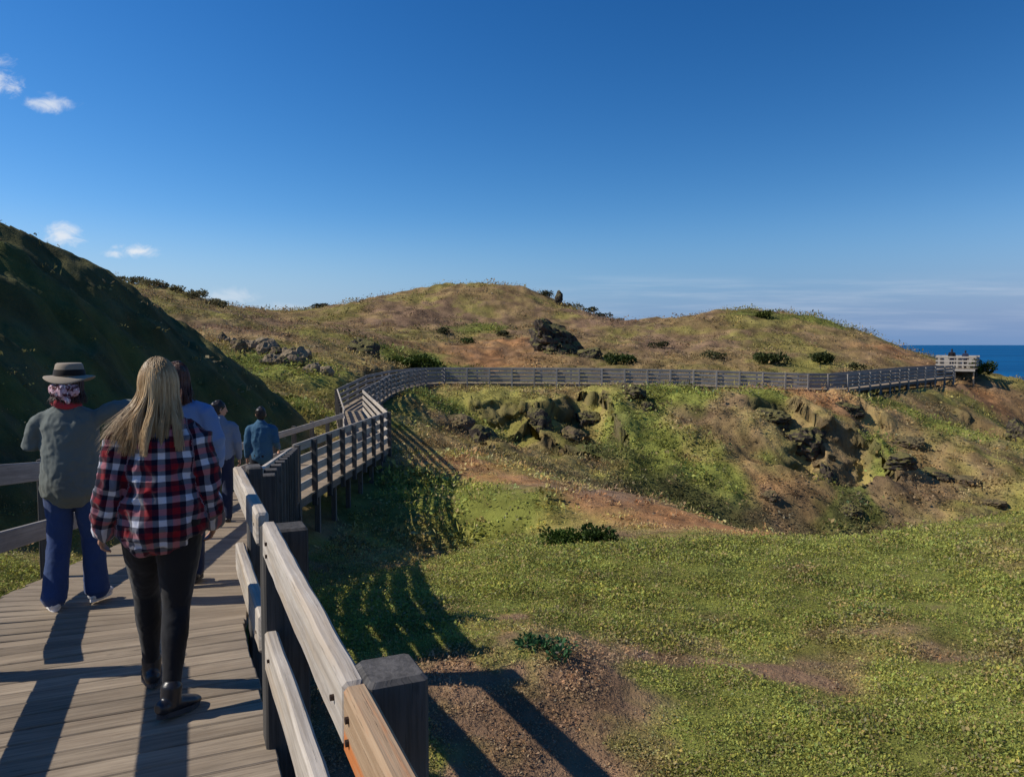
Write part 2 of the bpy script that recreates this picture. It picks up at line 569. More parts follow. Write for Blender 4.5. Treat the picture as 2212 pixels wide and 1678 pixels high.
def poly_dist(x, y, pts):
    """distance, signed side (right positive) and fraction along a polyline"""
    best = np.full(x.shape, 1e9)
    side = np.zeros(x.shape)
    frac = np.zeros(x.shape)
    pts = np.array([p[:2] for p in pts], float)
    seg = np.hypot(*(pts[1:] - pts[:-1]).T)
    cum = np.concatenate([[0], np.cumsum(seg)])
    for i in range(len(pts) - 1):
        ax, ay = pts[i]
        dx, dy = pts[i + 1] - pts[i]
        t = np.clip(((x - ax) * dx + (y - ay) * dy) / (dx * dx + dy * dy), 0, 1)
        ex, ey = x - ax - t * dx, y - ay - t * dy
        d = np.hypot(ex, ey)
        m = d < best
        best = np.where(m, d, best)
        side = np.where(m, np.sign(dy * ex - dx * ey), side)
        frac = np.where(m, (cum[i] + t * seg[i]) / cum[-1], frac)
    return best, side, frac


# small cliffs: the ground breaks down to the right of each line, drop, run-out
SCARPS = [([aty(1148, 866, 50), aty(1165, 915, 47), aty(1250, 965, 44.5), aty(1330, 1015, 41)], 3.2, 7.5),
          ([aty(1225, 862, 52), aty(1280, 880, 51), aty(1318, 950, 47), aty(1350, 1000, 44)], 3.4, 7.5),
          ([aty(1690, 880, 50), aty(1745, 915, 47.5), aty(1762, 955, 46), aty(1784, 1030, 42.5)], 3.0, 5.5),
          ([aty(1880, 965, 47), aty(1901, 992, 46), aty(1966, 1047, 43.5)], 3.3, 6.5),
          ([aty(1800, 868, 52), aty(1860, 885, 52), aty(1930, 930, 50)], 1.6, 4.0),
          ([aty(1020, 905, 43), aty(1050, 950, 40), aty(1085, 985, 37)], 1.2, 4.0),
          ([aty(2150, 890, 60), aty(2175, 930, 55), aty(2200, 990, 50)], 2.0, 6.0)]


def hill_z(x, y):
    """steep dune shoulder on the left of the boardwalk"""
    xr = np.array([-40, -13.3, -12.65, -10.6, -7.9, -6.2, -5.6])
    yr = np.array([16, 20, 23.6, 25, 26.2, 27, 27.6])
    near = -9.18 - 0.93 * x + 0.35 * fbm(x * 0.35, y * 0.35, octs=3, seed=5) + 0.12 * (15 - y) * (y < 15) * 0.8
    yc = np.interp(x, xr, yr)
    zc = -9.18 - 0.93 * np.maximum(x, -13.4) + 0.10 * np.minimum(x + 13.4, 0)
    far = zc - 0.5 * (y - yc)
    top = 3.4 - 0.55 * np.maximum(11 - y, 0) + 0.03 * (x + 13)
    h = np.minimum(np.minimum(near, far), top)
    return h


DECKC = [(((a[0] + b[0]) / 2), ((a[1] + b[1]) / 2)) for a, b, z in ST]


def deck_clear(x, y, z):
    """keep the ground below the deck along the boardwalk"""
    pts = np.array(DECKC)
    zs = np.array([s[2] for s in ST])
    seg = np.hypot(*(pts[1:] - pts[:-1]).T)
    cum = np.concatenate([[0], np.cumsum(seg)]) / seg.sum()
    m = np.hypot(x, y) < 90
    d = np.full(x.shape, 99.0)
    fr = np.zeros(x.shape)
    dd, _, ff = poly_dist(x[m], y[m], DECKC)
    d[m] = dd
    fr[m] = ff
    zd = np.interp(fr, cum, zs) - 0.30 - 0.45 * sstep(fr, 0.44, 0.5)
    k = 1 - sstep(d, 0.85, 2.0)
    return np.where(z > zd, z * (1 - k) + np.minimum(z, zd) * k, z), d


def ground_z(x, y, rough=True):
    """ground height in world units"""
    x = np.asarray(x, float)
    y = np.asarray(y, float)
    z = base_z(x, y)
    h = hill_z(x, y)
    k = 0.8
    z = np.maximum(z, h) + np.maximum(k - np.abs(z - h), 0) ** 2 / (4 * k)
    r = np.hypot(x, y)
    for pts, d, w in SCARPS:
        q = np.array([p[:2] for p in pts])
        c = q.mean(0)
        m = np.hypot(x - c[0], y - c[1]) < 26
        if not m.any():
            continue
        xs, ys = x[m], y[m]
        wob = 0.9 * fbm(xs * 0.3, ys * 0.3, octs=2, seed=91)
        dist, side, fr = poly_dist(xs + wob, ys + 0.6 * wob, pts)
        s = dist * side
        tap = sstep(fr, 0.0, 0.12) * (1 - sstep(fr, 0.86, 1.0))
        tap = tap * ((fr > 0) & (fr < 1))
        z[m] += -0.72 * d * tap * sstep(s, -0.6, 2.1) * np.clip(1 - s / w, 0, 1)
        z[m] += 0.20 * d * tap * np.clip(1 + s / 2.5, 0, 1) * (s <= 0.1)
    if rough:
        far = sstep(r, 24, 46)
        z = z + 0.035 * fbm(x * 1.1, y * 1.1, octs=3, seed=3) * sstep(r, 1, 4)
        mid = sstep(r, 10, 20)
        z = z + mid * 0.10 * fbm(x * 0.45, y * 0.45, octs=3, seed=8)
        cliff = np.exp(-((y - 46) / 7.5) ** 2) * sstep(x, -7, -3)
        z = z + far * (0.34 * fbm(x * 0.16, y * 0.16, octs=4, seed=14) + 0.13 * fbm(x * 0.8, y * 0.8, octs=4, seed=17))
        z = z + cliff * 0.45 * fbm(x * 0.27, y * 0.27, octs=3, seed=21)
        hillside = np.exp(-((x + 9.5) / 3.5) ** 2) * sstep(y, 8, 11) * (1 - sstep(y, 30, 34))
        z = z + hillside * 0.16 * fbm(x * 1.3, y * 1.3, octs=4, seed=44)
    z = z + EYE
    z, d = deck_clear(x, y, z)
    return z


def blob(x, y, cx, cy, sx, sy):
    return np.exp(-(((x - cx) / sx) ** 2 + ((y - cy) / sy) ** 2))


def zone(px, py, Y, w):
    """mask of a patch of vegetation: centre and radius in metres"""
    p = aty(px, py, Y)
    return p[0], p[1], w


GREEN = [zone(1380, 935, 46.5, 3.2), zone(1360, 980, 44, 2.2), zone(650, 790, 43, 3.6), zone(690, 850, 34, 2.6), zone(900, 750, 63, 4), zone(1740, 1000, 43.5, 1.5), zone(1890, 985, 46.2, 1.6),
         zone(1680, 900, 50, 1.8), zone(1500, 870, 51, 3.5), zone(1480, 1080, 39.5, 3.5), zone(1840, 1110, 41, 1.5), zone(1550, 1215, 9.0, 3.0), zone(1250, 1290, 7.5, 2.2), zone(1150, 1190, 11.5, 2.2),
         zone(1100, 1060, 21, 3.2), zone(1640, 690, 90, 4), zone(1780, 690, 88, 3), zone(2212, 1130, 11, 1.6), zone(1700, 1600, 4.5, 0.8), zone(2150, 1600, 4.5, 0.9), zone(2050, 960, 52, 3.5),
         zone(1000, 862, 47, 3), zone(40, 1150, 6.5, 2.4), zone(-80, 1150, 6.5, 2.4), zone(1170, 1450, 5.4, 0.25), zone(930, 1650, 4.4, 0.35), zone(1020, 710, 84, 3)]
ORANGE = [zone(1100, 1047, 24.5, 1.6), zone(1200, 1064, 23, 1.8), zone(1400, 1102, 20, 2.0), zone(1550, 1136, 18, 1.8), zone(1680, 1160, 16, 1.6), zone(1300, 1085, 20, 2.6), zone(1480, 1120, 18, 2.4), zone(1620, 1150, 16.5, 2.0), zone(1030, 1000, 26.5, 1.8), zone(1050, 770, 69, 5), zone(1110, 740, 75, 3), zone(1750, 860, 51.5, 2.5), zone(1960, 755, 77, 3.5),
          zone(1130, 1400, 5.9, 0.5), zone(2150, 860, 66, 4), zone(1240, 985, 43, 2.5), zone(1640, 1060, 41, 2.6)]
BROWN = [zone(1250, 1620, 4.4, 0.8), zone(1380, 1480, 5.3, 0.7), zone(1180, 1520, 5.0, 0.5), zone(1850, 1350, 6.6, 0.5), zone(1700, 1480, 5.2, 0.35), zone(1500, 1350, 6.4, 0.4), zone(1250, 1060, 22, 2.5), zone(480, 715, 58, 6), zone(640, 700, 75, 7),
         zone(1640, 1100, 40, 3.2), zone(2000, 1100, 41, 4), zone(1050, 930, 43, 3), zone(1250, 1000, 42, 3), zone(2080, 960, 50, 2.5), zone(1450, 740, 78, 5), zone(1300, 700, 90, 5), zone(900, 690, 88, 6), zone(1560, 900, 48, 3)]

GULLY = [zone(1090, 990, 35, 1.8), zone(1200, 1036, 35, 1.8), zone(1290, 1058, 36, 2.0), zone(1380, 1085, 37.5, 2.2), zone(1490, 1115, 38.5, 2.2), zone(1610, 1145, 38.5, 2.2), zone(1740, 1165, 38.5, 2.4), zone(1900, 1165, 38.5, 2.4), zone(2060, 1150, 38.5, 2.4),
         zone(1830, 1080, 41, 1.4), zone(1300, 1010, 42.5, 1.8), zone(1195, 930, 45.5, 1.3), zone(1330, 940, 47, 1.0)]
C_GREEN = np.array((0.158, 0.166, 0.036))
C_OLIVE = np.array((0.205, 0.180, 0.048))
C_TAN = np.array((0.24, 0.165, 0.070))
C_BROWN = np.array((0.205, 0.128, 0.076))
C_ORANGE = np.array((0.31, 0.155, 0.065))
C_HILLSHADE = np.array((0.030, 0.046, 0.016))


def ground_col(x, y):
    r = np.hypot(x, y)
    s = np.where(r < 16, 1.0, np.where(r < 34, 0.55, 0.26))
    warp = 0.8 / s * 0.5
    wx = x + warp * fbm(x * s * 0.9, y * s * 0.9, octs=3, seed=61)
    wy = y + warp * fbm(x * s * 0.9, y * s * 0.9, octs=3, seed=62)

    def field(zs):
        m = np.zeros_like(x)
        for cx, cy, w in zs:
            m = np.maximum(m, np.exp(-(((wx - cx) ** 2 + (wy - cy) ** 2) / (w * w))))
        return m
    n1 = fbm(x * s * 0.55, y * s * 0.55, octs=4, seed=71)
    n2 = fbm(x * s * 1.6, y * s * 1.6, octs=4, seed=72)
    n3 = fbm(x * s * 5, y * s * 5, octs=3, seed=73)
    g = np.clip(field(GREEN) * 1.25 + 0.30 * n1 + 0.22 * n2 + 0.10 * n3 - 0.02, 0, 1)
    near = 1 - sstep(r, 14, 19)
    g = np.clip(g + 0.26 * near, 0, 1)
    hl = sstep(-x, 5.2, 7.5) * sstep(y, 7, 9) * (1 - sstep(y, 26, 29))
    o = np.clip(field(ORANGE) * (1.2 - 0.6 * np.exp(-((y - 44) / 7) ** 2)) + 0.22 * n2 - 0.15 + 0.15 * n1, 0, 1)
    b = np.clip(field(BROWN) * (1.2 - 0.75 * np.exp(-((y - 44) / 8) ** 2)) + 0.28 * n2 + 0.22 * n3 - 0.04 + near * (0.22 + 0.34 * fbm(x * 3.1, y * 3.1, octs=3, seed=78) + 0.40 * fbm(x * 0.9, y * 0.9, octs=4, seed=79)), 0, 1)
    t = np.clip(sstep(n1 + 0.5 * n2, -0.5, 0.5) + 0.25 * sstep(y, 62, 72), 0, 1)
    b = np.clip(b + 0.22 * sstep(y, 62, 72) * (0.5 + n2 + n3), 0, 1)
    mot = 1 + 0.28 * fbm(x * s * 3.2, y * s * 3.2, octs=4, seed=88) * (1 + 0.4 * sstep(y, 30, 40))
    c = C_OLIVE[None] * (1 - t)[:, None] + C_TAN[None] * t[:, None]
    c = c * (1 - o)[:, None] + C_ORANGE[None] * o[:, None]
    c = c * (1 - b)[:, None] + C_BROWN[None] * b[:, None]
    gg = sstep(g - 0.55 * b - 0.3 * o, 0.12, 0.62)
    c = c * (1 - gg)[:, None] + C_GREEN[None] * gg[:, None]
    dk = hl * 0.75  # deepens the left hillside's shade by darkening the ground colour itself
    c = c * (1 - dk)[:, None] + C_HILLSHADE[None] * dk[:, None]
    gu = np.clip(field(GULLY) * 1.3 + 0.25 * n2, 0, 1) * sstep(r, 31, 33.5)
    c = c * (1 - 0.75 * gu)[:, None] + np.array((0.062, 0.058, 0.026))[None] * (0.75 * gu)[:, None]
    mot = mot * (1 + 0.22 * sstep(r, 13, 16) * (1 - sstep(r, 27, 31)))
    mot = mot * (1 + 0.28 * sstep(y, 30, 38) * (1 - sstep(y, 54, 60)))
    c = c * np.clip(mot, 0.45, 1.7)[:, None]
    return c, gg, b, o


def build_ground():
    th = np.concatenate([np.linspace(-math.pi, -0.70, 70, endpoint=False), np.linspace(-0.70, 0.70, 640), np.linspace(0.70, math.pi, 71)[1:]])
    rr = np.concatenate([[0.3, 0.6], np.geomspace(1.0, 35.5, 400), np.geomspace(35.6, 56, 330), np.geomspace(56.2, 150, 230), np.geomspace(155, 420, 24)])
    T, R = np.meshgrid(th, rr, indexing='ij')
    X, Y = (R * np.sin(T)).ravel(), (R * np.cos(T)).ravel()
    Z = ground_z(X, Y)
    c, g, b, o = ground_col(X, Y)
    nt, nr = len(th), len(rr)
    # steep faces: broken rock instead of turf, pushed in and out sideways
    P3 = np.stack([X, Y, Z], -1).reshape(len(th), len(rr), 3)
    nn = np.cross(np.gradient(P3, axis=1), np.gradient(P3, axis=0))
    nn /= np.linalg.norm(nn, axis=-1)[..., None] + 1e-12
    nz = np.abs(nn[..., 2]).ravel()
    far = sstep(R.ravel(), 30, 36) * (1 - sstep(R.ravel(), 120, 140))
    steep = (1 - sstep(nz, 0.42, 0.66)) * far
    rk = 0.5 + 0.5 * fbm(X * 0.9, Y * 0.9, Z * 1.4, 4, 55)
    rc = np.array((0.055, 0.045, 0.033))[None] * (1 - rk)[:, None] + np.array((0.17, 0.125, 0.075))[None] * rk[:, None]
    c = c * (1 - 0.6 * steep)[:, None] + rc * (0.6 * steep)[:, None]
    push = (steep * 0.65 * fbm(X * 0.9, Y * 0.9, Z * 1.9, 5, 56))[:, None]
    hn = nn.reshape(-1, 3) * np.sign(nn.reshape(-1, 3)[:, 2:3])
    X = X + push[:, 0] * hn[:, 0]
    Y = Y + push[:, 0] * hn[:, 1]
    Z = Z + push[:, 0] * 0.5 * np.clip(hn[:, 2], 0, 1) + steep * 0.2 * fbm(X * 2.1, Y * 2.1, Z * 2.4, 3, 57)
    nt, nr = len(th), len(rr)
    idx = np.arange(nt * nr).reshape(nt, nr)
    f = np.stack([idx[:-1, :-1], idx[:-1, 1:], idx[1:, 1:], idx[1:, :-1]], -1).reshape(-1, 4)[:, ::-1]
    col = np.concatenate([c, np.ones((len(c), 1))], 1)
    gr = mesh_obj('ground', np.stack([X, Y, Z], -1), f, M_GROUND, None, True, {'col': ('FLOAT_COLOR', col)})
    tag(gr, 'rolling coastal heath of grass, olive scrub and bare brown earth', 'ground', kind='structure')


build_ground()

# ------------------------------------------------------------------ sea
def build_sea():
    m, t, b, _ = new_mat('sea_water')
    pos = t.new('ShaderNodeNewGeometry').outputs['Position']
    n = t.noise(t.vmul(pos, (1, 1, 1)), 0.05, 8, 0.65)
    n2 = t.noise(t.vmul(pos, (0.35, 1, 1)), 0.006, 4, 0.6)
    t.l.new(t.mix(t.smooth(n2, 0.35, 0.7), (0.002, 0.075, 0.20), (0.004, 0.11, 0.27)), b.inputs['Base Color'])
    b.inputs['Roughness'].default_value = 0.6
    b.inputs['Specular IOR Level'].default_value = 0.12
    bump(t, b, n, 1.0, 2.5)
    a = np.linspace(0, 2 * math.pi, 97)[:-1]
    rr = [0, 150, 600, 2500, 9000, 45000]
    v = [(0, 0, -33.0)]
    f = []
    for r in rr[1:]:
        v += [(r * math.sin(k), r * math.cos(k), -33.0) for k in a]
    for k in range(96):
        k2 = (k + 1) % 96
        f.append((0, 1 + k2, 1 + k))
        for i in range(len(rr) - 2):
            f.append((1 + i * 96 + k, 1 + i * 96 + k2, 1 + (i + 1) * 96 + k2, 1 + (i + 1) * 96 + k))
    o = mesh_obj('sea', v, f, m)
    tag(o, 'deep blue sea out to the horizon', 'sea', kind='structure')


build_sea()


# ------------------------------------------------------------------ boardwalk
def station(t):
    """interpolated right edge, left edge, deck height at fractional station t"""
    i = min(int(t), len(ST) - 2)
    f = t - i
    a, b = ST[i], ST[i + 1]
    L = lambda p, q: (p[0] + (q[0] - p[0]) * f, p[1] + (q[1] - p[1]) * f)
    return L(a[0], b[0]), L(a[1], b[1]), a[2] + (b[2] - a[2]) * f


def gz1(x, y):
    return float(ground_z(np.array([x]), np.array([y]))[0])


def build_boardwalk():
    root = empty('boardwalk', (0, 0, 0))
    tag(root, 'weathered timber plank boardwalk that dips, bends and runs across the slope to the lookout', 'boardwalk')
    for i in range(len(ST) - 1):
        near = i < 4
        bd = Boards()
        (r0, l0, z0), (r1, l1, z1) = ST[i], ST[i + 1]
        Lr = math.hypot(r1[0] - r0[0], r1[1] - r0[1])
        Ll = math.hypot(l1[0] - l0[0], l1[1] - l0[1])
        pw = 0.145 if i < 5 else 0.19
        n = max(1, round((Lr + Ll) / 2 / pw))
        for k in range(n):
            R, Lp, z = station(i + (k + 0.5) / n)
            Ra, La, za = station(i + k / n)
            Rb, Lb, zb = station(i + min((k + 1) / n, 0.99999))
            a, b = Vector((*Lp, z)), Vector((*R, z))
            d = (b - a).normalized()
            fwd = Vector(((Rb[0] + Lb[0] - Ra[0] - La[0]) / 2, (Rb[1] + Lb[1] - Ra[1] - La[1]) / 2, zb - za))
            w = fwd.length * (Vector((0, 0, 1)).cross(d)).normalized().dot(fwd.normalized()) if fwd.length else pw
            fw = (fwd - d * fwd.dot(d)).normalized()
            up = d.cross(fw).normalized()
            if up.z < 0:
                up = -up
            jit = random.uniform(-0.002, 0.002) if near else 0
            a = a - d * (0.06 + (random.uniform(0, 0.03) if near else 0)) - up * 0.02 + up * jit
            b = b + d * (0.03 + (random.uniform(0, 0.02) if near else 0)) - up * 0.02 + up * jit
            bd.bar(a, b, fw, up, max(abs(w) - 0.007, 0.02), 0.04, 0.006, 3 if i < 2 else 1, 0.0012 if i < 2 else 0)
        bd.build('deck', M_DECK, root)
        for (e0, e1, s) in ((r0, r1, 1), (l0, l1, -1)):
            bm = Boards()
            v0, v1 = Vector((*e0, z0 - 0.13)), Vector((*e1, z1 - 0.13))
            d = (v1 - v0).normalized()
            sd = Vector((d.y, -d.x, 0)).normalized()
            bm.bar(v0 + d * 0.02 - sd * s * 0.06, v1 - d * 0.02 - sd * s * 0.06, sd, sd.cross(d), 0.07, 0.17, 0.004)
            bm.build('edge_beam', M_BEAM, root)
    # support posts, paired, down into the ground
    for i in range(1, len(ST) - 1):
        (r0, l0, z0), (r1, l1, z1) = ST[i], ST[i + 1]
        L = math.hypot(r1[0] - r0[0], r1[1] - r0[1])
        n = max(1, round(L / (1.35 if i < 5 else 2.6)))
        for k in range(n):
            R, Lp, z = station(i + (k + 0.5) / n)
            for (x, y), s in ((R, 1), (Lp, -1)):
                ctr = Vector(((R[0] + Lp[0]) / 2, (R[1] + Lp[1]) / 2))
                q = Vector((x, y)) + (ctr - Vector((x, y))).normalized() * 0.16
                g = gz1(q.x, q.y) - 0.15
                if g > z - 0.35 or (s < 0 and i > 8):
                    continue
                bp = Boards()
                bp.bar((q.x, q.y, g), (q.x, q.y, z - 0.215), (1, 0, 0), (0, 1, 0), 0.11, 0.11, 0.004)
                bp.build('support_post', M_BEAM, root)


build_boardwalk()


def fence(name, label, line, heights, post=0.10, rail=(0.042, 0.14), spacing=1.2, inner=-1, group=None, matp=None, matr=None,
          piece=3, seg=1, post_top=None, ends=(True, True), foot=0.12, skip=()):
    """post and rail fence along a polyline (x, y, deck z); inner = side of the rails (-1 left, 1 right)"""
    line = [Vector(p) for p in line]
    root = empty(name, line[0])
    tag(root, label, 'fence', group)
    org = line[0]
    matp = matp or M_POST
    matr = matr or M_RAIL
    for i in range(len(line) - 1):
        a, b = line[i] - org, line[i + 1] - org
        h = Vector((b.x - a.x, b.y - a.y, 0))
        L = h.length
        d = (b - a).normalized()
        sd = Vector((h.y, -h.x, 0)).normalized()          # to the right of travel
        n = max(1, round(L / spacing))
        ts = [k / n for k in range(n + 1)]
        for k, t in enumerate(ts):
            if (k == 0 and (i > 0 or not ends[0])) or (k == n and i == len(line) - 2 and not ends[1]):
                continue
            if k == n and i in skip:
                continue
            p = a.lerp(b, t)
            top = post_top if post_top is not None else (-0.012 if len(heights) >= 4 else 0.02)
            bp = Boards()
            bp.bar(p + Vector((0, 0, -foot)), p + Vector((0, 0, max(heights) + rail[1] / 2 + top)), sd, h.normalized(), post, post, 0.006)
            bp.build('post', matp, root)
        off = sd * inner * (post / 2 + rail[0] / 2 + 0.002)
        for hh in heights:
            k = 0
            while k < n:
                k2 = min(n, k + piece)
                if n - k2 == 1:
                    k2 = n
                p0, p1 = a.lerp(b, ts[k]), a.lerp(b, ts[k2])
                bp = Boards()
                z = Vector((0, 0, hh + random.uniform(-0.004, 0.004)))
                bp.bar(p0 + z + off + d * 0.004, p1 + z + off - d * 0.004, sd, sd.cross(d), rail[0], rail[1], 0.006, seg)
                bp.build('rail', matr, root)
                k = k2
    return root


def R3(i):
    return (*ST[i][0], ST[i][2])


def L3(i):
    return (*ST[i][1], ST[i][2])


M_BOLT, _t, _b, _ = new_mat('rusty_bolt')
_b.inputs['Base Color'].default_value = (0.06, 0.04, 0.03, 1)
_b.inputs['Metallic'].default_value = 0.6
_b.inputs['Roughness'].default_value = 0.6


# near right-hand fence: two broad rails, built post by post
def near_fence():
    def P(Y, lat=0.0, z=0.0):
        x = -0.384 - 0.4385 * (Y - 1.68)
        return Vector((x + 0.9158 * lat, Y + 0.4016 * lat, z))
    root = empty('handrail_fence', P(-3.0))
    tag(root, 'nearest handrail, two broad pale rails with an orange replacement board', 'fence')
    org = P(-3.0)
    sd = Vector((0.9158, 0.4016, 0))
    dv = Vector((AD.x, AD.y, 0))
    for Y, lat, w in ((-1.4, 0.115, 0.14), (0.10, 0.115, 0.14), (1.69, 0.118, 0.14), (3.30, 0.100, 0.19), (4.66, 0.11, 0.09)):
        p = P(Y, lat) - org
        g = gz1(P(Y, lat).x, P(Y, lat).y) - 0.2
        b = Boards()
        b.bar(Vector((p.x, p.y, g)), Vector((p.x, p.y, 0.955 if w > 0.15 else 1.006)), sd, dv, w, 0.15, 0.010, 5, 0.0015)
        b.build('post', M_POST, root)

    def rail(y0, y1, z, h, lat, mat, lab=None, ss=14):
        b = Boards()
        b.bar(P(y0, lat, z) - org, P(y1, lat, z) - org, sd, (0, 0, 1), 0.055, h, 0.010, ss, 0.0016, 0.5)
        o = b.build('rail', mat, root)
        if lab:
            o['label'] = lab
    for Y, zz in ((1.60, 0.95), (1.60, 0.90), (1.76, 0.925), (3.05, 0.95), (3.05, 0.90), (3.50, 0.925), (3.05, 0.47), (3.50, 0.42), (1.62, 0.47), (1.62, 0.42)):
        q = P(Y, -0.004, zz) - org
        v_, f_ = [], []
        for dx in (0.006, -0.004):
            for kk in range(8):
                an = kk * math.pi / 4
                v_.append(q + sd * dx + dv * (0.008 * math.cos(an)) + Vector((0, 0, 0.008 * math.sin(an))))
        f_ = [(kk, (kk + 1) % 8, 8 + (kk + 1) % 8, 8 + kk) for kk in range(8)] + [tuple(range(8, 16)), tuple(reversed(range(8)))]
        mesh_obj('bolt', v_, f_, M_BOLT, root)
    rail(-3.0, 1.655, 0.925, 0.15, 0.0275, M_NEWRAIL, 'orange stained replacement top rail')
    rail(1.663, 3.220, 0.925, 0.15, 0.0275, M_RAIL)
    rail(3.385, 4.70, 0.925, 0.15, 0.020, M_RAIL)
    rail(-3.0, 1.40, 0.445, 0.17, 0.030, M_RAIL)
    rail(1.408, 3.220, 0.445, 0.17, 0.030, M_RAIL)
    rail(3.385, 4.70, 0.445, 0.17, 0.022, M_RAIL)


near_fence()
H2 = (0.925, 0.445)
H5 = (0.99, 0.79, 0.59, 0.39, 0.19)
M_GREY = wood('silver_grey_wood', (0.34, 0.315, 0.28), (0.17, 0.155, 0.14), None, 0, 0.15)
H4 = (1.02, 0.745, 0.47, 0.195)
fence('handrail_fence', 'two rail fence along the left deck edge beside the sunlit grass', [(0.10, -3.6, 0), (-3.0, 3.93, 0)] , H2, 0.12, (0.045, 0.155), 1.6, 1, None, seg=4, piece=2)
fence('handrail_fence', 'two rail fence on the left of the ramp below the dark hillside', [(-3.05, 4.05, 0), (-3.71, 5.30, -0.09), (-5.78, 14.9, -1.29)], H2, 0.11, (0.045, 0.150), 1.2, 1, None, None, M_GREY, seg=3, piece=4, ends=(False, True), skip=(0,))  # darker rail wood here stands in for shade on the rails' deck side
fence('handrail_fence', 'dark slatted fence seen almost edge on, right of the descending ramp', [(-1.60, 5.0, -0.15), (-1.88, 5.95, -0.27), (-4.17, 14.7, -1.29)], H5, 0.10, (0.045, 0.148), 0.95, -1, None, seg=2, piece=2, foot=0.30)
fence('handrail_fence', 'slatted fence above tall support posts, sunlit deck showing between its rails', [(-4.17, 14.85, -1.29), (-3.84, 24.0, -1.45)], H4, 0.10, (0.045, 0.165), 1.13, -1, None, piece=2, foot=0.30, ends=(True, True))
fence('handrail_fence', 'low left fence behind the man in the teal jacket', [(-5.78, 15.0, -1.29), (-5.47, 24.5, -1.45)], H2, 0.10, (0.045, 0.15), 1.6, 1, None, piece=2, ends=(False, True))
fence('handrail_fence', 'bright inward facing fence beyond the corner of the boardwalk', [(-3.86, 24.15, -1.45), (-6.90, 35.9, -1.45)], H4, 0.10, (0.045, 0.14), 1.3, -1, None, piece=2, ends=(False, True))
fence('handrail_fence', 'short left fence with a pale end post in front of the green bank', [(-5.50, 24.8, -1.45), (-8.40, 36.6, -1.45)], H4, 0.10, (0.045, 0.14), 1.3, 1, None, piece=2, ends=(False, True))
fence('handrail_fence', 'grey fence curving away up to the level walkway under the hills', [(-6.90, 36.1, -1.45)] + [R3(i) for i in (6, 7, 8, 9)], H4, 0.11, (0.045, 0.15), 1.35, -1, None, piece=2, ends=(False, True), matp=M_GREY, matr=M_GREY)
fence('handrail_fence', 'long front fence of the level walkway across the middle of the valley', [R3(i) for i in range(9, 16)], H4, 0.11, (0.045, 0.16), 1.75, -1, None, piece=3, foot=0.35, ends=(False, True), matp=M_GREY, matr=M_GREY)
fence('handrail_fence', 'rear fence of the walkway, half hidden behind the long front fence', [(-8.40, 36.8, -1.45)] + [L3(i) for i in range(6, 16)], H4, 0.11, (0.045, 0.16), 2.4, 1, None, piece=3, ends=(False, True), matp=M_GREY, matr=M_GREY)
fence('handrail_fence', 'front fence of the last climb to the pale lookout on the headland', [R3(15), R3(16), R3(17)], H4, 0.12, (0.045, 0.16), 2.1, -1, None, piece=3, foot=0.9, ends=(False, True), matp=M_GREY, matr=M_GREY)
fence('handrail_fence', 'back fence of the last climb to the lookout, against the scrub', [L3(15), L3(16), L3(17)], H4, 0.12, (0.045, 0.16), 2.1, 1, None, piece=3, ends=(False, True), matp=M_GREY, matr=M_GREY)


# ------------------------------------------------------------------ lookout on the headland
def build_lookout():
    root = empty('lookout_platform', (41.6, 72.0, -0.5))
    root.rotation_euler = (0, 0, -0.62)
    cr, sr = math.cos(-0.62), math.sin(-0.62)
    tag(root, 'pale boarded lookout platform on the headland above the sea', 'lookout')
    o = Vector((41.6, 72.0, -0.5))
    b = Boards()
    for k in range(15):
        x = -1.6 + k * 0.222
        b.bar((x, -1.2, 0), (x, 1.8, 0), (1, 0, 0), (0, 0, 1), 0.2, 0.05, 0.004)
    b.build('deck', M_DECK, root)
    for x in (-1.5, 0.0, 1.5):
        for y in (-1.1, 1.7):
            g = gz1(o.x + x * cr - y * sr, o.y + x * sr + y * cr) - o.z - 0.3
            b = Boards()
            b.bar((x, y, min(g, -1.0)), (x, y, 1.15), (1, 0, 0), (0, 1, 0), 0.13, 0.13, 0.006)
            b.build('post', M_POST, root)
    for k in range(5):                                   # pale boarded screen at the back, reaching left to the hill
        b = Boards()
        z = 0.12 + k * 0.245
        b.bar((-1.9, 1.85, z), (1.7, 1.85, z), (0, 1, 0), (0, 0, 1), 0.04, 0.225, 0.006)
        b.build('screen_board', M_CREAM, root)
    for k in range(3):
        b = Boards()
        z = 0.35 + k * 0.32
        b.bar((1.66, -1.1, z), (1.66, 1.7, z), (1, 0, 0), (0, 0, 1), 0.04, 0.2, 0.006)
        b.build('side_board', M_CREAM, root)
    for z in (1.08, 0.72, 0.36):
        b = Boards()
        b.bar((-1.6, -1.22, z), (1.6, -1.22, z), (0, 1, 0), (0, 0, 1), 0.045, 0.15, 0.006)
        b.build('rail', M_RAIL, root)
    b = Boards()
    b.bar((-1.6, -1.24, -0.12), (1.6, -1.24, -0.12), (0, 1, 0), (0, 0, 1), 0.05, 0.2, 0.006)
    b.build('edge_beam', M_CREAM, root)


build_lookout()


# ------------------------------------------------------------------ rocks
def ico(sub):
    import bmesh
    bm = bmesh.new()
    bmesh.ops.create_icosphere(bm, subdivisions=sub, radius=1.0)
    v = np.array([p.co[:] for p in bm.verts])
    f = np.array([[q.index for q in p.verts] for p in bm.faces])
    bm.free()
    return v, f


ICO = {k: ico(k) for k in (2, 3, 4, 5)}


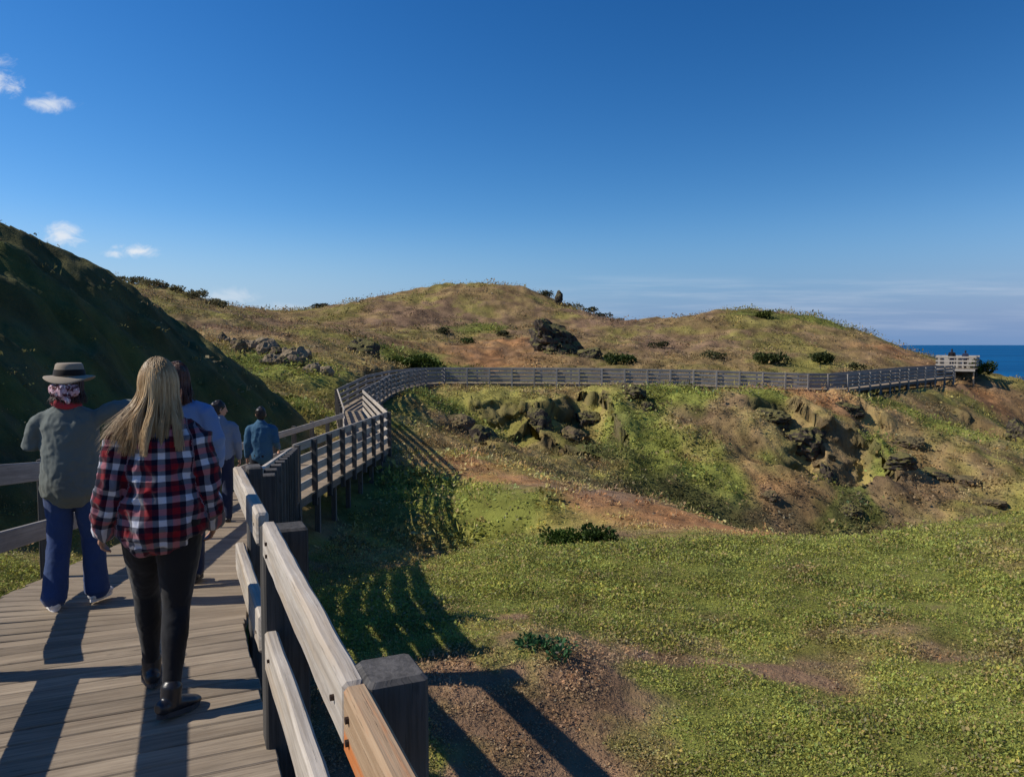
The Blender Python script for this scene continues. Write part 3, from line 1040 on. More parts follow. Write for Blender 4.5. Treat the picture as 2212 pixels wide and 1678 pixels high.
def rock(name, label, px, py, Y, w, h, mat, seed, depth=1.0, sub=4, group=None, lean=0.0, sink=0.35, cat='rock', boxy=0.85):
    """boulder or outcrop; w, h are its width and height in metres"""
    c = aty(px, py, Y)
    v, f = ICO[sub]
    n = v / np.linalg.norm(v, axis=1)[:, None]
    # facet it: pull towards random planes, then crack it with noise
    r = np.ones(len(v))
    rs = np.random.default_rng(seed)
    for k in range(26):
        d = rs.normal(size=3) * np.array((1, 1, 0.8))
        d /= np.linalg.norm(d)
        cut = rs.uniform(0.50, 0.95)
        dp = n @ d
        r = np.where(dp > 0.05, np.minimum(r, cut / np.maximum(dp, 0.05)), r)
    r = r * boxy + (1 - boxy)
    r = r * (1 + 0.13 * fbm(n[:, 0] * 1.8 + seed, n[:, 1] * 1.8, n[:, 2] * 2.6, 3, seed))
    q = p0 = n * r[:, None]
    crack = np.abs(fbm(q[:, 0] * 2.6 + seed, q[:, 1] * 2.6, q[:, 2] * 4.5, 3, seed + 3))
    r = r - 0.16 * (1 - sstep(crack, 0.0, 0.16)) + 0.05 * np.round(3 * vnoise(q[:, 0] * 3, q[:, 1] * 3, q[:, 2] * 6, seed + 7)) / 3
    p = n * r[:, None] * np.array((w / 2, w / 2 * depth, h / 2 * 1.25))
    p[:, 0] += lean * p[:, 2]
    g = gz1(c[0], c[1])
    loc = (c[0], c[1], g + h * (0.5 - sink))
    o = mesh_obj(name, p, f, mat, None, sub < 3)
    o.location = loc
    o.rotation_euler = (0, 0, rs.uniform(-0.5, 0.5))
    tag(o, label, cat, group)
    return o


rock('rock_outcrop', 'largest dark outcrop, jutting from the hillside right behind the long walkway', 1200, 758, 71, 6.2, 4.6, M_ROCK, 3, 0.9, 5, None, -0.30, 0.42)
rock('rock_outcrop', 'low dark rock trailing off the right foot of the big hillside outcrop', 1275, 775, 68, 3.0, 1.5, M_ROCK, 4, 0.8, 4)
rock('rock_outcrop', 'small dark rock stub standing on the skyline right of the highest hilltop', 1207, 652, 97, 1.5, 1.9, M_ROCK, 5, 0.9, 4, sink=0.2)
rock('rock_outcrop', 'dark hollow looking rock in the green slope left of the walkway bend', 785, 762, 58, 3.0, 1.9, M_ROCK, 6, 0.9, 4, lean=-0.4)
CL = [('brown rock face directly under the left bend of the walkway', 985, 895, 44, 2.1, 1.7, M_BROWNROCK), ('rounded dark rock at the foot of the cliff, nearest the fence shadow', 1045, 955, 40, 1.9, 2.0, M_ROCK),
      ('dark upright rock under the walkway at the head of the first gully', 1166, 895, 48, 1.5, 2.0, M_ROCK), ('reddish brown block between the two gullies', 1240, 915, 48, 2.2, 1.6, M_BROWNROCK),
      ('dark cliff block at the head of the second gully', 1278, 888, 50, 2.2, 1.9, M_ROCK), ('dark ledge just right of the second gully, under the walkway', 1362, 880, 50.5, 2.4, 1.3, M_ROCK),
      ('small dark knob at the right end of the ledge', 1402, 897, 49, 1.0, 1.2, M_ROCK), ('long dark overhang in the middle of the cliff', 1660, 918, 48.5, 3.0, 1.3, M_ROCK),
      ('massive dark block with a yellow green top below the walkway', 1742, 915, 47, 2.8, 2.3, M_ROCK), ('dark cave like rock tucked under the end of the level walkway', 1830, 884, 51.5, 2.6, 1.5, M_ROCK),
      ('dark cleft rock in the vertical gully', 1792, 1010, 43.5, 1.3, 2.2, M_ROCK), ('low dark rocks under the green hump', 1945, 1030, 44.5, 2.4, 1.2, M_ROCK),
      ('jagged dark rib running down to the right', 2010, 1035, 45, 2.3, 1.3, M_ROCK), ('brown rib of rock above the jagged dark one', 1960, 960, 49, 2.2, 0.9, M_BROWNROCK),
      ('last brown rock at the lower end of the rib', 2085, 1055, 44.5, 1.8, 0.8, M_BROWNROCK), ('dark cliff at the right margin of the photo', 2200, 930, 52, 1.9, 2.8, M_ROCK),
      ('shaded rock at the foot of the vertical gully', 1838, 1112, 40.5, 1.3, 1.0, M_ROCK), ('flat dark hole like rock just over the grassy crest', 1962, 1138, 38.5, 1.5, 0.8, M_ROCK),
      ('short brown rock low on the right slope', 2150, 1090, 42, 1.5, 0.7, M_BROWNROCK), ('brown boulder in the scrub below the massive block', 1660, 1085, 40.5, 1.2, 0.8, M_BROWNROCK)]
for i, (lb, x, y, Y, w, h, m) in enumerate(CL):
    rock('cliff_rock', lb, x, y, Y, w * 1.18, h * 0.88, m, 20 + i, 0.9, 4, 'rocks in the cliff below the walkway', (-0.25 if m is M_ROCK else -0.1), 0.52)
ORD = ('first', 'second', 'third', 'fourth', 'fifth', 'sixth', 'seventh', 'eighth', 'ninth', 'tenth', 'eleventh', 'twelfth', 'thirteenth', 'fourteenth')
rs = np.random.default_rng(5)
for row, (rn, n_, x0, x1, y0, y1, Y0) in enumerate((('upper', 10, 470, 600, 716, 752, 49.5), ('middle', 12, 512, 668, 752, 800, 46.5), ('lower', 11, 560, 715, 788, 838, 43.5))):
    for i in range(n_):
        t = (i + rs.uniform(0.1, 0.9)) / n_
        s_ = rs.uniform(0.35, 1.15)
        rock('boulder', 'pale boulder, %s from the left in the %s row of the rubble pile' % (ORD[i], rn), x0 + (x1 - x0) * t, y0 + (y1 - y0) * t + rs.normal() * 7, Y0 + rs.normal() * 0.5,
             s_ * rs.uniform(1.1, 1.6), s_, M_PALE if i % 3 else M_BROWNROCK, 100 + i + 20 * row, 0.9, 3, 'boulders of the rubble pile', sink=0.3)


# ------------------------------------------------------------------ plants
def leaf_quads(P, D, N, L, Wd, C):
    """leaves as folded rhombs: P base, D direction, N face normal, L length, Wd width"""
    S = np.cross(D, N)
    S /= np.linalg.norm(S, axis=1)[:, None] + 1e-9
    L = L[:, None]
    Wd = Wd[:, None]
    v = np.stack([P, P + D * L * 0.5 + S * Wd * 0.5 + N * Wd * 0.12, P + D * L, P + D * L * 0.5 - S * Wd * 0.5 + N * Wd * 0.12], 1).reshape(-1, 3)
    n = len(P)
    f = np.arange(n * 4).reshape(n, 4)
    c = np.repeat(np.concatenate([C, np.ones((n, 1))], 1), 4, 0)
    return v, f, c


def rand_dirs(n, up_bias, g):
    d = g.normal(size=(n, 3))
    d[:, 2] = np.abs(d[:, 2]) * up_bias
    d /= np.linalg.norm(d, axis=1)[:, None]
    return d


def scatter(name, label, cat, n, r0, r1, seed, leaves, leaf, lexp, kind='stuff', tmax=0.78):
    g = np.random.default_rng(seed)
    r = np.exp(g.uniform(math.log(r0), math.log(r1), n))
    th = g.uniform(-tmax, tmax, n)
    x, y = r * np.sin(th), r * np.cos(th)
    pts = np.array(DECKC)
    d, _, _ = poly_dist(x, y, DECKC)
    lim = np.where(y < 12, 1.02, 0.95)
    c, gg, b, o = ground_col(x, y)
    lump = fbm(x * np.where(r < 16, 2.6, 0.6), y * np.where(r < 16, 2.6, 0.6), octs=3, seed=seed + 5)
    prob = np.clip(0.45 + 0.55 * gg - 0.30 * b - 0.50 * o + 0.35 * lump, 0.12, 1)
    plat = sstep(r, 12, 15) * (1 - sstep(r, 29, 34)) * sstep(x, -4, -1)
    prob = prob * (1 - 0.62 * plat)
    cz = sstep(r, 30, 34) * (1 - sstep(y, 56, 62))
    prob = np.maximum(prob, 0.62 * cz)
    hl = sstep(-x, 5.2, 7.5) * sstep(y, 8, 10) * (1 - sstep(y, 27, 33))
    prob = prob * (1 - 0.95 * hl)
    keep = (d > lim) & (g.uniform(size=n) < prob)
    x, y, r, c, gg, b, lump, o = (a[keep] for a in (x, y, r, c, gg, b, lump, o))
    n = len(x)
    z = ground_z(x, y)
    k = (r / 4.0) ** 0.74
    sz = k * np.where(r < 18, g.uniform(0.7, 1.2, n), np.clip(np.exp(g.normal(size=n) * 0.34), 0.5, 1.8)) * (1 + 0.35 * lump) * np.where(gg > 0.5, 1.0, 0.85)
    far = sstep(r, 26, 40)
    # colour of each clump
    tint = np.where(r < 18, g.uniform(0.82, 1.2, n), g.uniform(0.70, 1.35, n))[:, None]
    dry = (g.uniform(size=n) < 0.16 + 0.25 * b)[:, None]
    dark = (g.uniform(size=n) < 0.08 + 0.16 * far)[:, None]
    cc = c * tint
    cc = np.where(dry, cc * 0.3 + np.array((0.20, 0.14, 0.075)) * 0.7 * tint, cc)
    cc = np.where(dark, cc * 0.45, cc)
    hue = g.normal(size=n) * 0.07
    cc = cc * np.stack([1 + hue * 1.6, 1 + hue * 0.3, 1 - hue], -1)
    R = 0.048 * sz
    i = np.repeat(np.arange(n), leaves)
    m = len(i)
    off = g.normal(size=(m, 3)) * 0.75
    off[:, 2] = g.uniform(0.0, 1.0, m) ** 1.3 * np.where(r[i] < 18, 0.42, 0.62)
    P = np.stack([x, y, z], -1)[i] + off * R[i][:, None]
    blade = g.uniform(size=m) < np.where(g.uniform(size=n) < np.where(r < 18, 0.22, 0.45), 0.8, 0.08)[i]
    D = rand_dirs(m, 0.7, g)
    Db = rand_dirs(m, 2.4, g)
    D = np.where(blade[:, None], Db, D)
    N = rand_dirs(m, 2.6, g)
    L = leaf * (r[i] / 4.0) ** lexp * (sz / k)[i] * g.uniform(0.6, 1.45, m)
    Wd = L * g.uniform(0.45, 0.75, m)
    L = np.where(blade, L * np.where(r[i] < 18, 1.15, 1.25), L)
    Wd = np.where(blade, L * 0.18, Wd)
    C = np.clip((2.0 - 0.55 * far[i])[:, None] * cc[i] * g.uniform(0.86, 1.15, m)[:, None], 0.004, 0.6)
    v, f, col = leaf_quads(P, D, N, L, Wd, C)
    ob = mesh_obj(name, v, f, M_LEAF, None, False, {'col': ('FLOAT_COLOR', col)})
    tag(ob, label, cat, kind=kind)
    return ob


scatter('ground_cover', 'low leafy green and olive ground cover over the near slope', 'ground cover', 120000, 2.0, 17, 301, 12, 0.0150, 0.58)
scatter('heath_scrub', 'short mixed heath and dry tussocks over the far slopes and hills', 'heath', 80000, 16, 125, 302, 12, 0.036, 0.44, tmax=0.70)


def shrub(name, label, px, py, Y, w, h, col, seed, n=900, group=None, leaf=0.05, depth=0.8, lift=0.0):
    c = aty(px, py, Y)
    g = np.random.default_rng(seed)
    z0 = gz1(c[0], c[1]) - 0.03
    root = empty(name, (c[0], c[1], z0))
    tag(root, label, 'shrub', group)
    # several overlapping leaf clumps
    k = 9
    cen = np.stack([g.uniform(-0.38, 0.38, k) * w, g.uniform(-0.38, 0.38, k) * w * depth, g.uniform(0.28, 0.62, k) * h], -1)
    rad = g.uniform(0.22, 0.36, k)
    i = g.integers(0, k, n)
    d = g.normal(size=(n, 3))
    d /= np.linalg.norm(d, axis=1)[:, None]
    P = cen[i] + d * (g.uniform(0.55, 1.0, n) * rad[i])[:, None] * np.array((w * 0.75, w * depth * 0.75, h))
    P[:, 2] = np.maximum(P[:, 2], 0.0)
    D = d * 0.7 + rand_dirs(n, 0.7, g) * 0.8
    D /= np.linalg.norm(D, axis=1)[:, None]
    N = rand_dirs(n, 1.0, g)
    L = leaf * g.uniform(0.7, 1.4, n)
    cl = g.uniform(0.65, 1.3, k)
    C = np.array(col)[None] * (cl[i] * g.uniform(0.75, 1.25, n))[:, None]
    v, f, cc = leaf_quads(P, D, N, L, L * 0.6, C)
    mesh_obj('foliage', v, f, M_LEAF, root, False, {'col': ('FLOAT_COLOR', cc)})
    b = Boards()
    for q in range(4):
        e = cen[q]
        b.bar((0, 0, -0.05), tuple(e), (1, 0, 0.1), (0, 1, 0.1), 0.02 + 0.01 * w, 0.02 + 0.01 * w, 0.003)
    b.build('stem', M_BEAM, root)
    return root


DG = (0.045, 0.075, 0.016)
shrub('shrub', 'dark green shrub on the near slope, left one of a close pair', 1215, 1205, 10.3, 0.62, 0.34, (0.06, 0.10, 0.016), 1, 1300, None, 0.05)
shrub('shrub', 'darkest shrub on the near slope, right one of a close pair', 1300, 1197, 10.2, 0.50, 0.30, DG, 2, 1100, None, 0.05)
shrub('shrub', 'broad bright green bush at the foot of the highest hill', 905, 768, 60, 4.2, 1.5, (0.085, 0.12, 0.02), 3, 2600, None, 0.26)
shrub('shrub', 'dark bush right of the largest outcrop, behind the walkway', 1338, 785, 65, 2.4, 1.2, DG, 4, 1500, None, 0.2)
shrub('shrub', 'wide dusky bush low on the right hand hill, left of the sandy scar', 1672, 795, 64, 3.0, 1.1, (0.06, 0.075, 0.022), 5, 1700, None, 0.2)
shrub('shrub', 'dusky bush low on the right hand hill, above the sandy scar', 1772, 795, 65, 2.6, 1.0, (0.055, 0.07, 0.02), 6, 1500, None, 0.2)
shrub('shrub', 'small green bush near the top of the right hand hill', 1648, 716, 88, 1.6, 0.9, (0.09, 0.105, 0.02), 7, 800, None, 0.22)
shrub('shrub', 'dark bush at the right foot of the lookout', 2112, 812, 73, 2.6, 1.7, DG, 8, 1500, None, 0.2)
shrub('shrub', 'flat dark bush on the left skyline of the highest hill', 690, 668, 108, 2.2, 0.9, (0.05, 0.055, 0.03), 9, 700, None, 0.25)
shrub('green_plant', 'small bluish green plant on the bare brown patch by the handrail shadow', 1170, 1475, 5.2, 0.42, 0.10, (0.05, 0.13, 0.05), 10, 420, None, 0.035)
g_ = np.random.default_rng(77)
for i, (x, y, Y, w_, h_) in enumerate(((1178, 640, 99, 2.2, 0.8), (1238, 668, 98, 2.6, 0.9), (1272, 682, 98, 2.2, 0.9), (1302, 694, 99, 2.4, 0.8), (1330, 706, 100, 1.8, 0.7))):
    shrub('shrub', 'low dark bush on the right shoulder of the highest hill, %s down from its top' % ORD[i], x, y, Y, w_, h_, (0.06, 0.062, 0.025), 300 + i, 420, 'bushes on the right shoulder of the highest hill', 0.2)
for i, (x, y, Y, w_, h_, c_) in enumerate(((1010, 745, 75, 1.6, 0.7, DG), (1085, 725, 79, 1.3, 0.6, (0.07, 0.07, 0.03)), (960, 722, 80, 1.9, 0.8, (0.06, 0.065, 0.025)), (1420, 755, 76, 1.8, 0.7, (0.07, 0.072, 0.03)), (1540, 790, 66, 2.2, 0.8, (0.075, 0.08, 0.03)), (1850, 800, 66, 1.8, 0.8, (0.065, 0.07, 0.028)))):
    where = ('above the walkway, below the highest hilltop', 'on the middle of the highest hill', 'on the left flank of the highest hill', 'in the dip between the two hills', 'just behind the walkway left of the right hand hill', 'low on the hill beside the last bend of the walkway')[i]
    shrub('shrub', 'small dusky bush ' + where, x, y, Y, w_, h_, c_, 320 + i, 420, None, 0.18)
for i in range(10):
    x = 262 + 24 * i + g_.normal() * 3
    y = np.interp(x, [230, 300, 350, 400, 480], [604, 614, 624, 641, 668])
    shrub('shrub', 'low dusky bush on the crest of the distant left hill, %s from the left' % ORD[i], x, y + 8 + abs(g_.normal()) * 4, 86 + g_.normal() * 2, 1.3 + g_.uniform(0, 1.2), 0.6 + g_.uniform(0, 0.5), (0.17, 0.15, 0.07), 200 + i, 420, 'bushes on the distant left hill', 0.2)

# ------------------------------------------------------------------ people
def tube(pts, radii, side=(1, 0, 0), n=18):
    """closed tapering tube; radii are (along side, across) or single values"""
    pts = [Vector(p) for p in pts]
    radii = [(r, r) if not isinstance(r, (tuple, list)) else r for r in radii]
    side = Vector(side)
    m = len(pts)
    rings = []
    for i in range(m):
        t = (pts[min(i + 1, m - 1)] - pts[max(i - 1, 0)]).normalized()
        s = side - t * side.dot(t)
        if s.length < 1e-3:
            s = Vector((0, 1, 0)) - t * t.y
        s.normalize()
        rings.append((pts[i], t, s, t.cross(s), radii[i]))
    full = []
    c, t, s, u, r = rings[0]
    e = min(r) * 0.55
    full.append((c - t * e, s, u, (r[0] * 0.62, r[1] * 0.62)))
    full += [(c, s, u, r) for c, t, s, u, r in rings]
    c, t, s, u, r = rings[-1]
    e = min(r) * 0.55
    full.append((c + t * e, s, u, (r[0] * 0.62, r[1] * 0.62)))
    V, Fc = [], []
    for c, s, u, r in full:
        for k in range(n):
            a = 2 * math.pi * k / n
            V.append(c + s * (r[0] * math.cos(a)) + u * (r[1] * math.sin(a)))
    for i in range(len(full) - 1):
        for k in range(n):
            k2 = (k + 1) % n
            Fc.append((i * n + k, i * n + k2, (i + 1) * n + k2, (i + 1) * n + k))
    Fc.append(tuple(reversed(range(n))))
    b = (len(full) - 1) * n
    Fc.append(tuple(b + k for k in range(n)))
    return V, Fc


def fuse(name, tubes, voxel, mat, parent, smooth=4, fold=None, scale=1.0, attr=None, lift=None):
    """melt overlapping tubes into one continuous skin, then press folds into it"""
    V, Fc = [], []
    for v, f in tubes:
        b = len(V)
        V += [p * scale for p in v]
        Fc += [tuple(k + b for k in q) for q in f]
    tmp = mesh_obj('tmp', V, Fc)
    r = tmp.modifiers.new('remesh', 'REMESH')
    r.mode = 'VOXEL'
    r.voxel_size = voxel
    if smooth:
        sm = tmp.modifiers.new('smooth', 'SMOOTH')
        sm.iterations = smooth
        sm.factor = 0.5
    dg = bpy.context.evaluated_depsgraph_get()
    me = bpy.data.meshes.new_from_object(tmp.evaluated_get(dg))
    old = tmp.data
    bpy.data.objects.remove(tmp)
    bpy.data.meshes.remove(old)
    n = len(me.vertices)
    co = np.empty(n * 3, np.float32)
    me.vertices.foreach_get('co', co)
    co = co.reshape(-1, 3).astype(float)
    no = np.empty(n * 3, np.float32)
    me.vertices.foreach_get('normal', no)
    no = no.reshape(-1, 3).astype(float)
    if attr is not None:
        a = me.attributes.new('pl', 'FLOAT_VECTOR', 'POINT')
        a.data.foreach_set('vector', attr(co / scale).astype(np.float32).ravel())
    if fold:
        amp, fr, sd, sh = fold
        q = co / scale
        d = 1 - 2 * np.abs(fbm(q[:, 0] * fr + q[:, 2] * sh, q[:, 1] * fr, q[:, 2] * fr * 0.75 - q[:, 0] * sh, 3, sd))
        d2 = fbm(q[:, 0] * fr * 0.5, q[:, 1] * fr * 0.5, q[:, 2] * fr * 0.4, 2, sd + 9)
        co = co + no * (amp * (0.6 * d + 0.8 * d2))[:, None]
    if lift is not None:
        co = lift(co / scale) * scale
    me.vertices.foreach_set('co', co.astype(np.float32).ravel())
    me.polygons.foreach_set('use_smooth', np.ones(len(me.polygons), bool))
    me.update()
    me.name = name
    me.materials.clear()
    me.materials.append(mat)
    o = bpy.data.objects.new(name, me)
    COL.objects.link(o)
    o.parent = parent
    return o


def mirror(p):
    return (-p[0], p[1], p[2])


POSE = dict(head=(0, 0.03, 1.575), neck=(0, 0.0, 1.44),
            shL=(-0.175, 0, 1.385), elL=(-0.235, -0.03, 1.12), wrL=(-0.25, 0.06, 0.88),
            shR=(0.175, 0, 1.385), elR=(0.235, -0.03, 1.12), wrR=(0.25, 0.06, 0.88),
            hipL=(-0.085, 0, 0.90), knL=(-0.09, 0.10, 0.50), anL=(-0.09, 0.14, 0.085), toeL=(-0.02, 1, 0), pitchL=0.0,
            hipR=(0.085, 0, 0.90), knR=(0.09, -0.02, 0.49), anR=(0.085, -0.14, 0.10), toeR=(0.02, 1, 0), pitchR=0.0)


def hand_tubes(el, wr, right, curl=0.5, spread=None):
    el, wr = Vector(el), Vector(wr)
    d = (wr - el).normalized()
    sp = Vector(spread) if spread else Vector((0, 1, 0))
    sp = (sp - d * sp.dot(d)).normalized()               # towards the thumb
    inn = d.cross(sp).normalized()
    if inn.x * (-1 if right else 1) < 0:
        inn = -inn                                       # palm side, towards the body
    t = [tube([wr - d * 0.02, wr + d * 0.03, wr + d * 0.085], [(0.026, 0.020), (0.036, 0.016), (0.040, 0.013)], sp, 12)]
    for k, (o, L) in enumerate(((0.028, 0.070), (0.010, 0.080), (-0.009, 0.074), (-0.027, 0.058))):
        b = wr + d * 0.083 + sp * o
        c1 = curl * (0.8 + 0.12 * k)
        d1 = (d * math.cos(c1) + inn * math.sin(c1)).normalized()
        d2 = (d * math.cos(c1 * 2.1) + inn * math.sin(c1 * 2.1)).normalized()
        d3 = (d * math.cos(c1 * 2.8) + inn * math.sin(c1 * 2.8)).normalized()
        p1 = b + d1 * L * 0.45
        p2 = p1 + d2 * L * 0.32
        p3 = p2 + d3 * L * 0.23
        t.append(tube([b - d * 0.015, p1, p2, p3], [0.0092, 0.0085, 0.008, 0.0068], sp, 8))
    b = wr + d * 0.025 + sp * 0.026
    td = (d * 0.75 + sp * 0.55 + inn * 0.35).normalized()
    t.append(tube([b - sp * 0.01, b + td * 0.035, b + td * 0.045 + (d * 0.9 + inn * 0.3).normalized() * 0.026], [0.013, 0.010, 0.0075], inn, 8))
    return t


def body_tubes(J, spreadL=None, spreadR=None, turn=0.0):
    T = []
    T.append(tube([(0, 0, 0.86), (0, -0.005, 0.93), (0, 0, 1.06), (0, 0.005, 1.20), (0, 0, 1.30), (0, 0, 1.38)],
                  [(0.12, 0.09), (0.145, 0.105), (0.12, 0.09), (0.13, 0.10), (0.135, 0.085), (0.075, 0.055)]))
    h = Vector(J['head'])
    T.append(tube([(0, 0, 1.38), Vector(J['neck']) + Vector((0, 0.005, 0.02)), h + Vector((0, -0.01, -0.05))], [(0.065, 0.055), 0.052, 0.05]))
    R = Matrix.Rotation(turn, 3, 'Z')

    def H(x, y, z):
        return h + R @ Vector((x, y, z))
    T.append(tube([H(0, 0.025, -0.105), H(0, 0.015, -0.075), H(0, 0.0, -0.02), H(0, -0.008, 0.035), H(0, -0.01, 0.08), H(0, -0.01, 0.105)],
                  [(0.035, 0.045), (0.055, 0.070), (0.070, 0.090), (0.075, 0.098), (0.064, 0.084), (0.035, 0.05)], R @ Vector((1, 0, 0))))
    T.append(tube([H(0, 0.092, 0.012), H(0, 0.105, -0.015), H(0, 0.112, -0.030)], [0.008, 0.011, 0.013], R @ Vector((1, 0, 0)), 8))       # nose
    T.append(tube([H(-0.020, 0.085, -0.062), H(0.0, 0.092, -0.062), H(0.020, 0.085, -0.062)], [0.005, 0.009, 0.005], (0, 0, 1), 8))       # mouth
    T.append(tube([H(-0.045, 0.078, 0.022), H(-0.018, 0.088, 0.024)], [0.007, 0.008], (0, 0, 1), 8))                                      # brows
    T.append(tube([H(0.018, 0.088, 0.024), H(0.045, 0.078, 0.022)], [0.008, 0.007], (0, 0, 1), 8))
    for s in (-1, 1):
        T.append(tube([H(s * 0.030, 0.080, 0.002), H(s * 0.030, 0.086, 0.002)], [0.010, 0.008], (1, 0, 0), 8))                            # eyes
        T.append(tube([H(s * 0.075, -0.005, 0.020), H(s * 0.082, -0.012, -0.005), H(s * 0.074, -0.004, -0.030)], [(0.008, 0.015), (0.009, 0.018), (0.007, 0.010)], (1, 0, 0), 10))
    for q, s in (('L', 0), ('R', 1)):
        sh, el, wr = (Vector(J[k + q]) for k in ('sh', 'el', 'wr'))
        d_ = (el - sh).normalized()
        T.append(tube([Vector((sh.x * 0.45, 0, sh.z - 0.055)), Vector((sh.x * 0.85, sh.y, sh.z - 0.045)), sh + Vector((-sh.x * 0.05, 0, -0.045)) + d_ * 0.04, sh.lerp(el, 0.45), el], [0.040, 0.040, 0.038, 0.036, 0.034]))
        T.append(tube([el, el.lerp(wr, 0.3), wr], [0.034, 0.036, 0.026]))
        T += hand_tubes(el, wr, bool(s), J.get('curl', 0.45), spreadR if s else spreadL)
        hp, kn, an = (Vector(J[k + q]) for k in ('hip', 'kn', 'an'))
        T.append(tube([hp + Vector((0, 0, 0.03)), hp.lerp(kn, 0.35), kn], [0.082, 0.074, 0.050]))
        T.append(tube([kn, kn.lerp(an, 0.3), an], [0.050, 0.052, 0.033]))
        td = Vector(J['toe' + q]).normalized()
        pt = J.get('pitch' + q, 0)
        fd = Vector((td.x * math.cos(pt), td.y * math.cos(pt), -math.sin(pt)))
        fu = Vector((td.x * math.sin(pt), td.y * math.sin(pt), math.cos(pt)))
        T.append(tube([an - fd * 0.045 - fu * 0.045, an + fd * 0.03 - fu * 0.045, an + fd * 0.13 - fu * 0.058], [(0.03, 0.026), (0.036, 0.03), (0.036, 0.018)], fu.cross(fd), 12))
        T.append(tube([an, an - fu * 0.05], [0.032, 0.032], fd))
    return T


def shoe(parent, J, q, mat, msole, voxel, scale, big=1.0, name='shoe', shaft=0.0):
    an = Vector(J['an' + q])
    td = Vector(J['toe' + q]).normalized()
    pt = J.get('pitch' + q, 0)
    fd = Vector((td.x * math.cos(pt), td.y * math.cos(pt), -math.sin(pt)))
    fu = Vector((td.x * math.sin(pt), td.y * math.sin(pt), math.cos(pt)))
    sd = fu.cross(fd)
    b = big
    tb = [tube([an - fd * 0.055 - fu * 0.040, an + fd * 0.03 - fu * 0.038, an + fd * 0.12 - fu * 0.050, an + fd * 0.165 - fu * 0.056],
               [(0.036 * b, 0.036), (0.042 * b, 0.038), (0.048 * b, 0.026), (0.034 * b, 0.018)], sd, 16),
          tube([an + fu * (0.02 + shaft), an - fu * 0.045], [0.046 * b, 0.043 * b], fd)]
    o = fuse(name, tb, voxel, mat, parent, 3, None, scale)
    n = 24
    V, Fc = [], []
    for z in (-0.086, -0.062):
        for k in range(n):
            a = 2 * math.pi * k / n
            x = math.cos(a)
            wd = 0.047 * b * (1.0 if x > 0 else 0.85) * (1 - 0.12 * x * x)
            V.append((an + fd * (0.055 + 0.128 * x) + sd * (wd * math.sin(a)) + fu * (z + (0.012 * max(0, x - 0.6) if pt == 0 else 0))) * scale)
    for k in range(n):
        k2 = (k + 1) % n
        Fc.append((k, k2, n + k2, n + k))
    Fc += [tuple(reversed(range(n))), tuple(range(n, 2 * n))]
    mesh_obj('sole', V, Fc, msole, o, False)
    return o


def sleeves(J, radii, end=1.0, reach=0.0):
    out = []
    r = list(radii)
    for q in 'LR':
        sh, el, wr = (Vector(J[k + q]) for k in ('sh', 'el', 'wr'))
        w = el.lerp(wr, end) + (wr - el).normalized() * reach
        d = (el - sh).normalized()
        drop = Vector((0, 0, -0.035))
        out.append(tube([Vector((sh.x * 0.35, 0, sh.z - 0.035)), Vector((sh.x * 0.70, 0, sh.z - 0.030)), Vector((sh.x * 0.94, sh.y, sh.z)) + drop * 1.1 + d * 0.01, sh + drop * 0.4 + d * 0.06, sh.lerp(el, 0.45), el, el.lerp(w, 0.5), w],
                        [r[0] * 0.90, r[0] * 0.92, r[0] * 0.97, r[1], r[2], r[3], r[4], r[5]]))
    return out


def trousers_tubes(J, radii, waist=0.98, rw=(0.155, 0.12), bottom=0.0):
    T = [tube([(0, -0.01, 0.85), (0, -0.012, 0.90), (0, -0.005, waist)], [(0.15, 0.12), (rw[0] + 0.012, rw[1] + 0.012), rw])]
    for q in 'LR':
        hp, kn, an = (Vector(J[k + q]) for k in ('hip', 'kn', 'an'))
        e = an.lerp(kn, -bottom)
        T.append(tube([hp + Vector((0, 0, 0.02)), hp.lerp(kn, 0.4), kn, kn.lerp(e, 0.35), kn.lerp(e, 0.7), e], radii))
    return T


